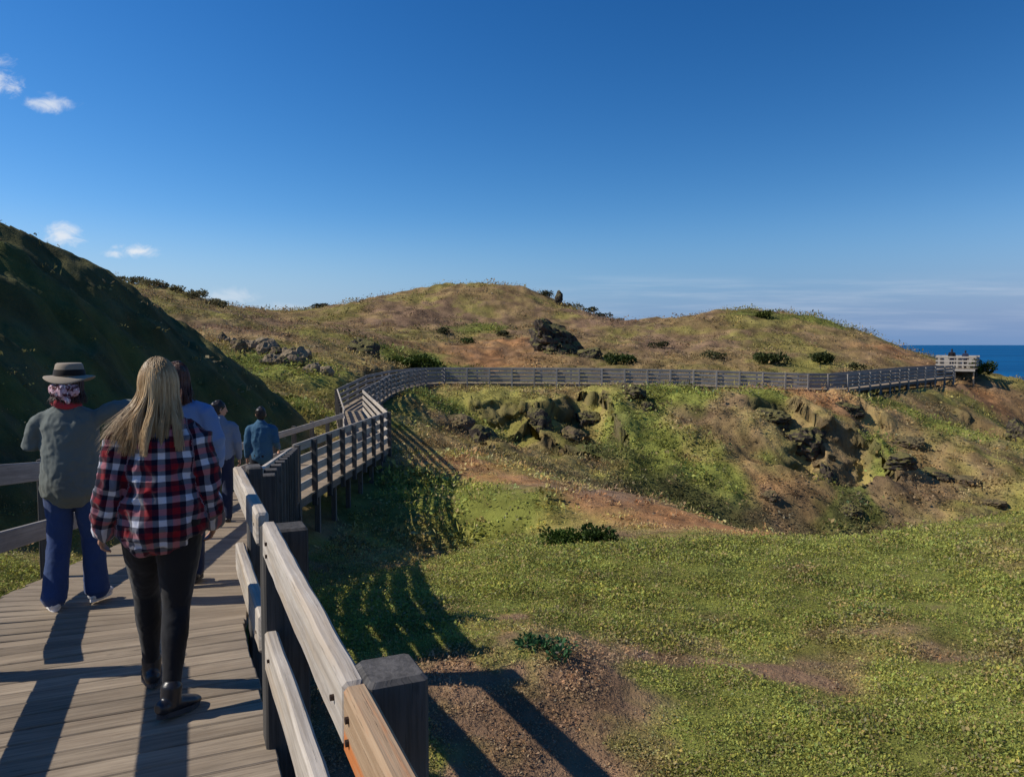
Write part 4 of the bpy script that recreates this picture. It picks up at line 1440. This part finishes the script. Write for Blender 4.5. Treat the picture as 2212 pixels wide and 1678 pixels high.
def strands(name, parent, head, scale, n, seed, drop, cols, spreadL=0.10, spreadR=0.10, width=0.005, back=0.11, tipvar=0.12, wisp=0.0, wave=0.006, front=1.95, lean=0.0):
    """long hair: fine tapering locks rooted all over the skull, combed down over it and falling behind the shoulders"""
    g = np.random.default_rng(seed)
    h = np.array(head) + np.array((0, -0.012, 0.005))
    E3 = np.array((0.083, 0.103, 0.122))
    NP = 15
    V, Fc, C = [], [], []
    NC = 46
    cl_ph = np.sort(g.uniform(-front, front, NC))
    cl_d = g.uniform(0.80, 1.06, NC)
    cl_o = g.normal(size=(NC, 2)) * 0.012
    for i in range(n):
        ph = g.uniform(-front, front)                     # 0 = straight back
        q_ = int(np.argmin(np.abs(cl_ph - ph)))
        th0 = math.acos(g.uniform(0.15, 1.0))
        lay = g.uniform(0.92, 1.10)
        s, c = math.sin(ph), math.cos(ph)
        th = np.linspace(th0, 1.75, 7)
        arc_ = np.stack([np.sin(th) * s * E3[0], -np.sin(th) * c * E3[1], np.cos(th) * E3[2]], -1) * lay
        fl = spreadL if s < 0 else spreadR
        w = wisp * (max(0.0, -s + 0.25) ** 2) * g.random() ** 3
        dz = -drop * cl_d[q_] * (1 - tipvar * g.random() ** 1.5 * 1.6)
        e = arc_[-1]
        k = np.linspace(0, 1, NP - 6)[1:]
        m = k * k * (3 - 2 * k)
        s2 = math.sin(0.35 * ph + 0.65 * cl_ph[q_])
        tx = fl * s2 * lay * g.uniform(0.72, 1.0) + lean * (1 if s < 0 else 0.4) + cl_o[q_, 0]
        ty = -0.035 - back * (0.25 + 0.75 * max(c, -0.3)) * lay + cl_o[q_, 1]
        fx = e[0] + (tx - e[0]) * m - w * k ** 1.6
        fy = e[1] + (ty - e[1]) * m
        fz = e[2] + (dz - e[2]) * k + 0.10 * w * k
        path = np.concatenate([arc_, np.stack([fx, fy, fz], -1)])
        for _ in range(2):
            path[1:-1] = 0.25 * path[:-2] + 0.5 * path[1:-1] + 0.25 * path[2:]
        tt = np.linspace(0, 1, len(path))
        p1, f1 = g.uniform(0, 6), g.uniform(4, 8)
        clump = 3.0 * cl_ph[q_]
        path[:, 0] += wave * (np.sin(clump * 3 + 7 * tt) + 0.6 * np.sin(p1 + f1 * tt)) * tt
        path[:, 1] += wave * np.cos(p1 + f1 * tt * 0.9) * tt
        b = len(V)
        cc = np.array(cols[(q_ * 7 + (g.random() < 0.35) * g.integers(len(cols))) % len(cols)]) * g.uniform(0.90, 1.10)
        M = len(path)
        d = np.gradient(path, axis=0)
        d /= np.linalg.norm(d, axis=1)[:, None] + 1e-9
        out = path * np.array((1, 1, 0.4))
        out = out - d * (out * d).sum(1)[:, None]
        out /= np.linalg.norm(out, axis=1)[:, None] + 1e-9
        sd = np.cross(d, out)
        wd = (width * (1 - 0.8 * np.clip((tt - 0.5) / 0.5, 0, 1) ** 1.6))[:, None]
        tri = np.stack([path + sd * wd * 0.5, path + out * wd * 0.35, path - sd * wd * 0.5], 1).reshape(-1, 3)
        V.append((h + tri) * scale)
        base = 0.70 + 0.30 * np.clip((path[:, 2] < 0.06) * 1.0 + (0.12 - path[:, 2]) * 6, 0, 1)
        C.append(np.repeat(np.concatenate([cc[None] * base[:, None], np.ones((M, 1))], 1), 3, 0))
        o = i * M * 3
        for j in range(M - 1):
            for q in range(3):
                q2 = (q + 1) % 3
                Fc.append((o + j * 3 + q, o + j * 3 + q2, o + (j + 1) * 3 + q2, o + (j + 1) * 3 + q))
    return mesh_obj(name, np.concatenate(V), np.array(Fc), M_HAIR, parent, True, {'col': ('FLOAT_COLOR', np.concatenate(C))})


def hair_material():
    m, t, b, _ = new_mat('hair')
    t.l.new(t.attr('col').outputs['Color'], b.inputs['Base Color'])
    b.inputs['Roughness'].default_value = 0.42
    b.inputs['Specular IOR Level'].default_value = 0.45
    return m


M_HAIR = hair_material()
M_SKIN = plain('skin', (0.46, 0.25, 0.17), 0.55, 0.35, 0.08, 60, 0.1)


def cloth(name, col, weave=260, var=0.14, rough=0.9, bump_s=0.35):
    m, t, b, _ = new_mat(name)
    oc = t.new('ShaderNodeTexCoord').outputs['Object']
    n = t.noise(oc, weave, 2, 0.5)
    n2 = t.noise(oc, 7, 4, 0.6)
    f = t.math('ADD', t.math('MULTIPLY', n, 0.6), t.math('MULTIPLY', n2, 0.4))
    c = t.mix(f, tuple(v * (1 - var * 1.6) for v in col), tuple(v * (1 + var * 1.6) for v in col))
    t.l.new(c, b.inputs['Base Color'])
    b.inputs['Roughness'].default_value = rough
    b.inputs['Specular IOR Level'].default_value = 0.15
    b.inputs['Sheen Weight'].default_value = 0.15
    bump(t, b, n, bump_s, 0.002)
    return m


def plaid_material():
    m, t, b, _ = new_mat('plaid_flannel')
    v = t.attr('pl').outputs['Vector']
    sp = t.new('ShaderNodeSeparateXYZ')
    t.l.new(v, sp.inputs[0])
    oc = t.new('ShaderNodeTexCoord').outputs['Object']
    n = t.noise(oc, 300, 2, 0.5)
    wb = t.noise(oc, 9, 3, 0.5)

    def sett(u, per):
        x = t.math('FRACT', t.math('ADD', t.math('MULTIPLY', u, 1 / per), t.math('MULTIPLY', wb, 0.10)))
        r = t.new('ShaderNodeValToRGB')
        r.color_ramp.interpolation = 'LINEAR'
        el = r.color_ramp.elements
        white, navy, red = (0.78, 0.78, 0.83, 1), (0.010, 0.011, 0.040, 1), (0.40, 0.014, 0.026, 1)
        pts = [(0.0, white), (0.27, white), (0.31, navy), (0.48, navy), (0.51, red), (0.75, red), (0.78, navy), (0.96, navy)]
        el[0].position, el[0].color = pts[0]
        el[1].position, el[1].color = pts[1]
        for p, c in pts[2:]:
            e = el.new(p)
            e.color = c
        t.l.new(x, r.inputs[0])
        return r.outputs[0]
    a, c2 = sett(sp.outputs[0], 0.122), sett(sp.outputs[2], 0.102)
    c = t.mix(0.5, a, c2)
    mul = t.mix(0.62, c, t.mix(1.0, a, c2, 'MULTIPLY'), 'MIX')
    c = t.mix(t.math('MULTIPLY', n, 0.35), mul, (0.02, 0.015, 0.03))
    t.l.new(c, b.inputs['Base Color'])
    b.inputs['Roughness'].default_value = 0.95
    b.inputs['Specular IOR Level'].default_value = 0.1
    b.inputs['Sheen Weight'].default_value = 0.2
    bump(t, b, n, 0.4, 0.002)
    return m


def seg_coords(J, rt=0.19):
    """weave coordinates: along / round the torso, along / round each sleeve"""
    segs = []
    for q in 'LR':
        sh, el, wr = (np.array(J[k + q]) for k in ('sh', 'el', 'wr'))
        segs.append((sh, el, 0.0))
        segs.append((el, wr, np.linalg.norm(el - sh)))

    def f(p):
        ang = np.arctan2(p[:, 0], -p[:, 1] - 0.0001)
        u = np.where(np.abs(p[:, 0]) < 0.16, p[:, 0], np.sign(p[:, 0]) * (0.16 + (np.abs(ang) - 1.0).clip(-0.3, 2) * 0.06))
        u = p[:, 0] * 0.75 + ang * rt * 0.30
        out = np.stack([u, p[:, 1] * 0, p[:, 2]], -1)
        dt = np.sqrt((p[:, 0] / 0.19) ** 2 + (p[:, 1] / 0.15) ** 2)
        best = dt * 1.0
        for a, b, l0 in segs:
            ab = b - a
            L = np.linalg.norm(ab)
            t = np.clip((p - a) @ ab / L ** 2, 0, 1)
            d = np.linalg.norm(p - a - t[:, None] * ab, axis=1) / 0.085
            m = (d < best) & (d < 1.6)
            w = p - a - t[:, None] * ab
            an2 = np.arctan2(w[:, 0], -w[:, 1])
            best = np.where(m, d, best)
            out[m] = np.stack([an2 * 0.068, 0 * t, l0 + t * L + 0.03], -1)[m]
        return out
    return f


def lathe(prof, n=40, wob=None):
    V, Fc = [], []
    for r, z in prof:
        for k in range(n):
            a = 2 * math.pi * k / n
            V.append(Vector((r * math.cos(a), r * math.sin(a), z + (wob(a, r) if wob else 0))))
    for i in range(len(prof) - 1):
        for k in range(n):
            k2 = (k + 1) % n
            Fc.append((i * n + k, i * n + k2, (i + 1) * n + k2, (i + 1) * n + k))
    Fc.append(tuple(reversed(range(n))))
    Fc.append(tuple((len(prof) - 1) * n + k for k in range(n)))
    return V, Fc


def person(label, loc, heading, group=None):
    o = empty('person', loc, math.atan2(-heading[0], heading[1]))
    tag(o, label, 'person', group)
    return o


M_LEGG = cloth('black_leggings', (0.012, 0.012, 0.014), 300, 0.1, 0.6, 0.1)
M_BOOT = plain('black_leather', (0.018, 0.018, 0.022), 0.35, 0.5, 0.2, 90, 0.2)
M_SOLE = plain('rubber_sole', (0.05, 0.05, 0.055), 0.7, 0.3)
M_WHITESH = plain('white_canvas', (0.72, 0.69, 0.66), 0.7, 0.2, 0.05, 90, 0.1)
M_JEANS = cloth('blue_denim', (0.030, 0.058, 0.155), 220, 0.25)
M_DARKJEANS = cloth('dark_denim', (0.018, 0.030, 0.075), 220, 0.2)
M_OLIVE = cloth('grey_green_cotton', (0.125, 0.140, 0.125), 260, 0.08)
M_HOODIE = cloth('pale_blue_fleece', (0.15, 0.235, 0.42), 220, 0.08)
M_BLUEGREY = cloth('blue_grey_cloth', (0.16, 0.20, 0.27), 220, 0.08)
M_TEAL = cloth('teal_jacket', (0.035, 0.105, 0.18), 200, 0.12, 0.75)
M_BLACK = cloth('black_cloth', (0.014, 0.014, 0.018), 200, 0.1)
M_NAVY = cloth('navy_cloth', (0.02, 0.028, 0.06), 200, 0.1)
M_STRAW = cloth('felt_hat', (0.29, 0.235, 0.17), 240, 0.12)
M_BAND = cloth('hat_band', (0.018, 0.014, 0.012), 200, 0.1)
M_RED = cloth('red_neckerchief', (0.40, 0.035, 0.045), 200, 0.15)
M_PLAID = plaid_material()


def bandana_material():
    m, t, b, _ = new_mat('pink_bandana')
    oc = t.new('ShaderNodeTexCoord').outputs['Object']
    n = t.noise(oc, 26, 3, 0.6, 0.5)
    n2 = t.noise(oc, 60, 2, 0.5)
    c = t.mix(t.smooth(n, 0.46, 0.56), (0.55, 0.34, 0.38), (0.09, 0.028, 0.035))
    c = t.mix(t.smooth(n2, 0.58, 0.66), c, (0.72, 0.62, 0.62))
    t.l.new(c, b.inputs['Base Color'])
    b.inputs['Roughness'].default_value = 0.9
    return m


M_BANDANA = bandana_material()


# woman in plaid, nearest the camera, walking away
def plaid_woman():
    J = dict(POSE)
    J.update(shL=(-0.162, 0, 1.360), elL=(-0.205, -0.045, 1.115), wrL=(-0.252, 0.03, 0.895), shR=(0.155, 0, 1.360), elR=(0.198, -0.03, 1.115), wrR=(0.222, 0.06, 0.895),
             head=(0, 0.03, 1.555), neck=(0, 0, 1.425),
             hipL=(-0.08, 0.02, 0.90), knL=(-0.085, 0.20, 0.51), anL=(-0.075, 0.26, 0.095), toeL=(-0.10, 1, 0), pitchL=0.05,
             hipR=(0.08, -0.02, 0.90), knR=(0.055, -0.02, 0.49), anR=(0.025, -0.15, 0.10), toeR=(0.75, 0.75, 0), pitchR=0.12)
    sc = 1.0
    p = person('woman in red, navy and white plaid shirt and black leggings, long blonde hair', (-1.685, 3.66, 0.0), (-0.38, 0.92))
    fuse('body', body_tubes(J), 0.0062, M_SKIN, p, 3, None, sc)
    T = [tube([(0, -0.01, 0.855), (0, -0.01, 0.90), (0, -0.01, 0.97), (0, 0, 1.07), (0, 0.0, 1.18), (0, 0, 1.28), (0, 0, 1.355), (0, 0.0, 1.40), (0, 0.005, 1.425)],
              [(0.190, 0.160), (0.195, 0.164), (0.186, 0.156), (0.166, 0.142), (0.168, 0.140), (0.174, 0.132), (0.160, 0.110), (0.105, 0.082), (0.075, 0.07)], (1, 0, 0), 28)]
    T += sleeves(J, [0.064, 0.064, 0.061, 0.058, 0.054, 0.049], 1.0, 0.03)
    fuse('shirt', T, 0.0075, M_PLAID, p, 4, (0.019, 10, 4, 6.0), sc, seg_coords(J))
    fuse('leggings', trousers_tubes(J, [0.112, 0.100, 0.064, 0.062, 0.046, 0.038], 0.98, (0.17, 0.13)), 0.0075, M_LEGG, p, 5, (0.0022, 20, 6, 3), sc)
    shoe(p, J, 'L', M_BOOT, M_SOLE, 0.006, sc, 1.05, 'boot', 0.03)
    shoe(p, J, 'R', M_BOOT, M_SOLE, 0.006, sc, 1.05, 'boot', 0.03)
    blonde = [(0.49, 0.325, 0.155), (0.42, 0.27, 0.12), (0.55, 0.385, 0.20), (0.36, 0.225, 0.098), (0.59, 0.43, 0.235)]
    strands('hair', p, J['head'], sc, 6500, 41, 0.315, blonde, 0.150, 0.118, 0.0040, 0.105, 0.16, 0.05, 0.008, 2.0, -0.018)
    # scalp under the locks
    h = Vector(J['head'])
    fuse('hair_cap', [tube([h + Vector((0, -0.02, -0.06)), h + Vector((0, -0.018, 0.0)), h + Vector((0, -0.015, 0.05)), h + Vector((0, -0.012, 0.085))],
                           [(0.074, 0.080), (0.079, 0.092), (0.072, 0.086), (0.045, 0.055)])], 0.008, M_DARKBLONDE, p, 2, None, sc)


M_DARKBLONDE = plain('dark_blonde', (0.17, 0.105, 0.05), 0.6, 0.3, 0.2, 60, 0.2)
M_BROWNHAIR = plain('brown_hair', (0.05, 0.026, 0.016), 0.5, 0.35, 0.3, 120, 0.4)
M_BLACKHAIR = plain('black_hair', (0.016, 0.012, 0.011), 0.45, 0.4, 0.3, 120, 0.4)
plaid_woman()


def hat_walker():
    J = dict(POSE)
    J.update(shL=(-0.175, 0, 1.385), elL=(-0.250, 0.02, 1.165), wrL=(-0.13, 0.20, 1.22), shR=(0.17, 0.01, 1.385), elR=(0.42, 0.06, 1.40), wrR=(0.52, 0.28, 1.47), curl=0.6,
             hipL=(-0.09, 0.0, 0.90), knL=(-0.10, 0.03, 0.49), anL=(-0.12, -0.06, 0.09), toeL=(-0.35, 1, 0), hipR=(0.09, 0, 0.90), knR=(0.095, 0.10, 0.49), anR=(0.11, 0.10, 0.09), toeR=(0.3, 1, 0))
    sc = 0.985
    p = person('person in a brimmed hat, grey green top and wide blue jeans at left', (-3.08, 5.34, -0.09), (-0.24, 0.97))
    fuse('body', body_tubes(J, (0, 0, 1), (0, 0, 1)), 0.0068, M_SKIN, p, 3, None, sc)
    T = [tube([(0, 0, 0.81), (0, 0, 0.86), (0, 0, 0.97), (0, 0, 1.10), (0, 0, 1.22), (0, 0, 1.32), (0, 0, 1.39), (0, 0, 1.425), (0, 0.005, 1.445)],
              [(0.195, 0.150), (0.200, 0.155), (0.194, 0.152), (0.187, 0.146), (0.190, 0.146), (0.192, 0.138), (0.172, 0.112), (0.115, 0.085), (0.075, 0.07)], (1, 0, 0), 28)]
    T += sleeves(J, [0.070, 0.070, 0.068, 0.066, 0.060, 0.052], 0.66)
    fuse('top', T, 0.0085, M_OLIVE, p, 5, (0.010, 11, 14, 5.0), sc)
    fuse('jeans', trousers_tubes(J, [0.102, 0.092, 0.078, 0.077, 0.080, 0.086], 0.98, bottom=0.04), 0.0085, M_JEANS, p, 4, (0.006, 12, 16, 3), sc)
    for q in 'LR':
        shoe(p, J, q, M_WHITESH, M_WHITESH, 0.0075, sc, 1.05)
    h = Vector(J['head'])
    # hat: crown with a dent, drooping brim, dark band
    ht = empty('hat', (0, 0, 0))
    ht.parent = p
    ctr = (h + Vector((0, -0.01, 0.062))) * sc
    wob = lambda a, r: (0.030 * math.sin(2 * a + 1.6) - 0.012) * max(0, (r - 0.10) / 0.08)
    v, f = lathe([(0.100, 0.0), (0.138, -0.006), (0.158, -0.012), (0.161, -0.008), (0.158, -0.003), (0.138, 0.004), (0.101, 0.014)], 48, wob)
    mesh_obj('brim', [q + ctr for q in v], f, M_STRAW, ht, True)
    v, f = lathe([(0.101, -0.004), (0.095, 0.03), (0.088, 0.07), (0.083, 0.090), (0.072, 0.100), (0.05, 0.096), (0.02, 0.092)], 40)
    mesh_obj('crown', [Vector((q.x, q.y * 1.12, q.z)) + ctr for q in v], f, M_STRAW, ht, True)
    v, f = lathe([(0.1000, 0.012), (0.1005, 0.016), (0.0950, 0.052), (0.0935, 0.055)], 40)
    mesh_obj('hat_band', [Vector((q.x, q.y * 1.12, q.z)) + ctr for q in v], f, M_BAND, ht, True)
    auburn = [(0.075, 0.030, 0.018), (0.11, 0.05, 0.03), (0.05, 0.02, 0.014)]
    strands('hair', p, J['head'], sc, 1000, 42, 0.135, auburn, 0.10, 0.10, 0.006, 0.09, 0.12, 0.0, 0.005, 1.7)
    fuse('bandana', [tube([h + Vector((-0.080, -0.085, -0.02)), h + Vector((0.0, -0.140, -0.030)), h + Vector((0.065, -0.110, -0.02))], [(0.044, 0.040), (0.066, 0.045), (0.042, 0.036)], (0, 0, 1)),
                     tube([h + Vector((0.012, -0.15, -0.03)), h + Vector((0.03, -0.165, -0.11))], [(0.030, 0.014), (0.012, 0.01)])], 0.007, M_BANDANA, p, 2, (0.008, 22, 5, 4), sc)
    fuse('neckerchief', [tube([h + Vector((-0.100, -0.045, -0.115)), h + Vector((-0.05, -0.125, -0.115)), h + Vector((0.02, -0.125, -0.135)), h + Vector((0.075, -0.06, -0.130))], [(0.022, 0.02), (0.030, 0.022), (0.026, 0.022), (0.018, 0.016)], (0, 0, 1))],
         0.007, M_RED, p, 2, (0.005, 24, 6, 4), sc)


hat_walker()


def simple_walker(label, loc, heading, sc, top_mat, leg_mat, shoe_mat, J, hair=None, cap=None, vox=0.010, hem=0.86, rx=0.19, hood=False, turn=0.0, top_name='jacket', sleeve_r=0.078, seed=3, group=None):
    p = person(label, loc, heading, group)
    fuse('body', body_tubes(J, turn=turn), max(vox * 0.85, 0.0075), M_SKIN, p, 3, None, sc)
    T = [tube([(0, 0, hem), (0, 0, hem + 0.05), (0, 0, 1.02), (0, 0, 1.15), (0, 0, 1.28), (0, 0, 1.37), (0, 0, 1.415), (0, 0.005, 1.45)],
              [(rx * 0.98, 0.135), (rx * 1.02, 0.14), (rx * 0.97, 0.135), (rx, 0.14), (rx * 1.03, 0.138), (rx * 0.94, 0.115), (rx * 0.62, 0.085), (0.078, 0.075)], (1, 0, 0), 24)]
    T += sleeves(J, [sleeve_r + 0.006, sleeve_r + 0.010, sleeve_r, sleeve_r - 0.006, sleeve_r - 0.014, sleeve_r - 0.026], 0.97)
    if hood:
        T.append(tube([(-0.09, -0.07, 1.43), (0, -0.115, 1.40), (0.09, -0.07, 1.43)], [(0.04, 0.035), (0.065, 0.045), (0.04, 0.035)], (0, 0, 1)))
    fuse(top_name, T, vox, top_mat, p, 4, (0.010, 8, seed, 4.0), sc)
    fuse('trousers', trousers_tubes(J, [0.102, 0.095, 0.075, 0.074, 0.066, 0.062], 0.98, bottom=0.03), vox, leg_mat, p, 4, (0.005, 12, seed + 3, 3), sc)
    for q in 'LR':
        shoe(p, J, q, shoe_mat, M_SOLE, vox * 0.9, sc)
    h = Vector(J['head'])
    R = Matrix.Rotation(turn, 3, 'Z')
    if cap:
        fuse('hair', [tube([h + R @ Vector((0, -0.035, -0.055)), h + R @ Vector((0, -0.030, 0.0)), h + R @ Vector((0, -0.014, 0.055)), h + R @ Vector((0, -0.008, 0.095)), h + R @ Vector((0, -0.008, 0.115))],
                           [(0.066, 0.066), (0.080, 0.082), (0.082, 0.102), (0.066, 0.085), (0.04, 0.05)], R @ Vector((1, 0, 0)))], vox * 0.8, cap, p, 2, (0.006, 26, 8, 2), sc)
    return p, J


J3 = dict(POSE)
J3.update(elL=(-0.25, -0.02, 1.12), wrL=(-0.25, 0.10, 0.90), knL=(-0.09, 0.02, 0.49), anL=(-0.085, -0.10, 0.10), knR=(0.09, 0.12, 0.50), anR=(0.085, 0.10, 0.085), elR=(0.275, -0.02, 1.13), wrR=(0.275, 0.10, 0.90))
p3, _ = simple_walker('person in a pale blue fleece with auburn hair, mostly behind the plaid shirt', (-2.64, 6.05, -0.17), (-0.24, 0.97), 1.045, M_HOODIE, M_DARKJEANS, M_BOOT, J3, None, M_BROWNHAIR, 0.009, 0.90, 0.185, False, 0, 'fleece', 0.072, 31)
strands('hair', p3, J3['head'], 1.045, 2200, 43, 0.20, [(0.10, 0.034, 0.016), (0.065, 0.024, 0.013), (0.13, 0.048, 0.022)], 0.105, 0.105, 0.006, 0.10, 0.12, 0.0, 0.007, 2.0)

J4 = dict(POSE)
J4.update(knL=(-0.09, 0.10, 0.50), anL=(-0.085, 0.12, 0.085))
simple_walker('person with dark hair and face turned right, half hidden by the pale blue fleece', (-4.20, 11.0, -0.81), (-0.30, 0.95), 1.03, M_BLUEGREY, M_NAVY, M_BOOT, J4, None, M_BLACKHAIR, 0.012, 0.88, 0.18, False, -1.2, 'jacket', 0.068, 33)

J5 = dict(POSE)
J5.update(elL=(-0.225, -0.03, 1.12), wrL=(-0.23, 0.02, 0.87), elR=(0.235, -0.04, 1.13), wrR=(0.26, 0.14, 0.99), knR=(0.09, 0.14, 0.50), anR=(0.085, 0.22, 0.10), knL=(-0.09, -0.01, 0.49), anL=(-0.09, -0.14, 0.11))
simple_walker('man in a dark teal jacket walking alone down the ramp', (-4.26, 13.0, -1.06), (-0.22, 0.975), 1.03, M_TEAL, M_BLACK, M_BOOT, J5, None, M_BLACKHAIR, 0.012, 0.84, 0.185, False, 0, 'jacket', 0.066, 35)

Z_L = -0.45
simple_walker('taller dark figure standing at the lookout rail', (40.9, 71.6, Z_L), (0.4, 0.9), 1.05, M_BLACK, M_NAVY, M_BOOT, dict(POSE), None, M_BLACKHAIR, 0.02, 0.86, 0.19, False, 0, 'jacket', 0.08, 51)
simple_walker('shorter dark figure in navy at the right end of the lookout', (42.1, 71.5, Z_L), (0.8, 0.6), 0.97, M_NAVY, M_BLACK, M_BOOT, dict(POSE), None, M_BLACKHAIR, 0.02, 0.86, 0.19, False, 0, 'jacket', 0.08, 52)
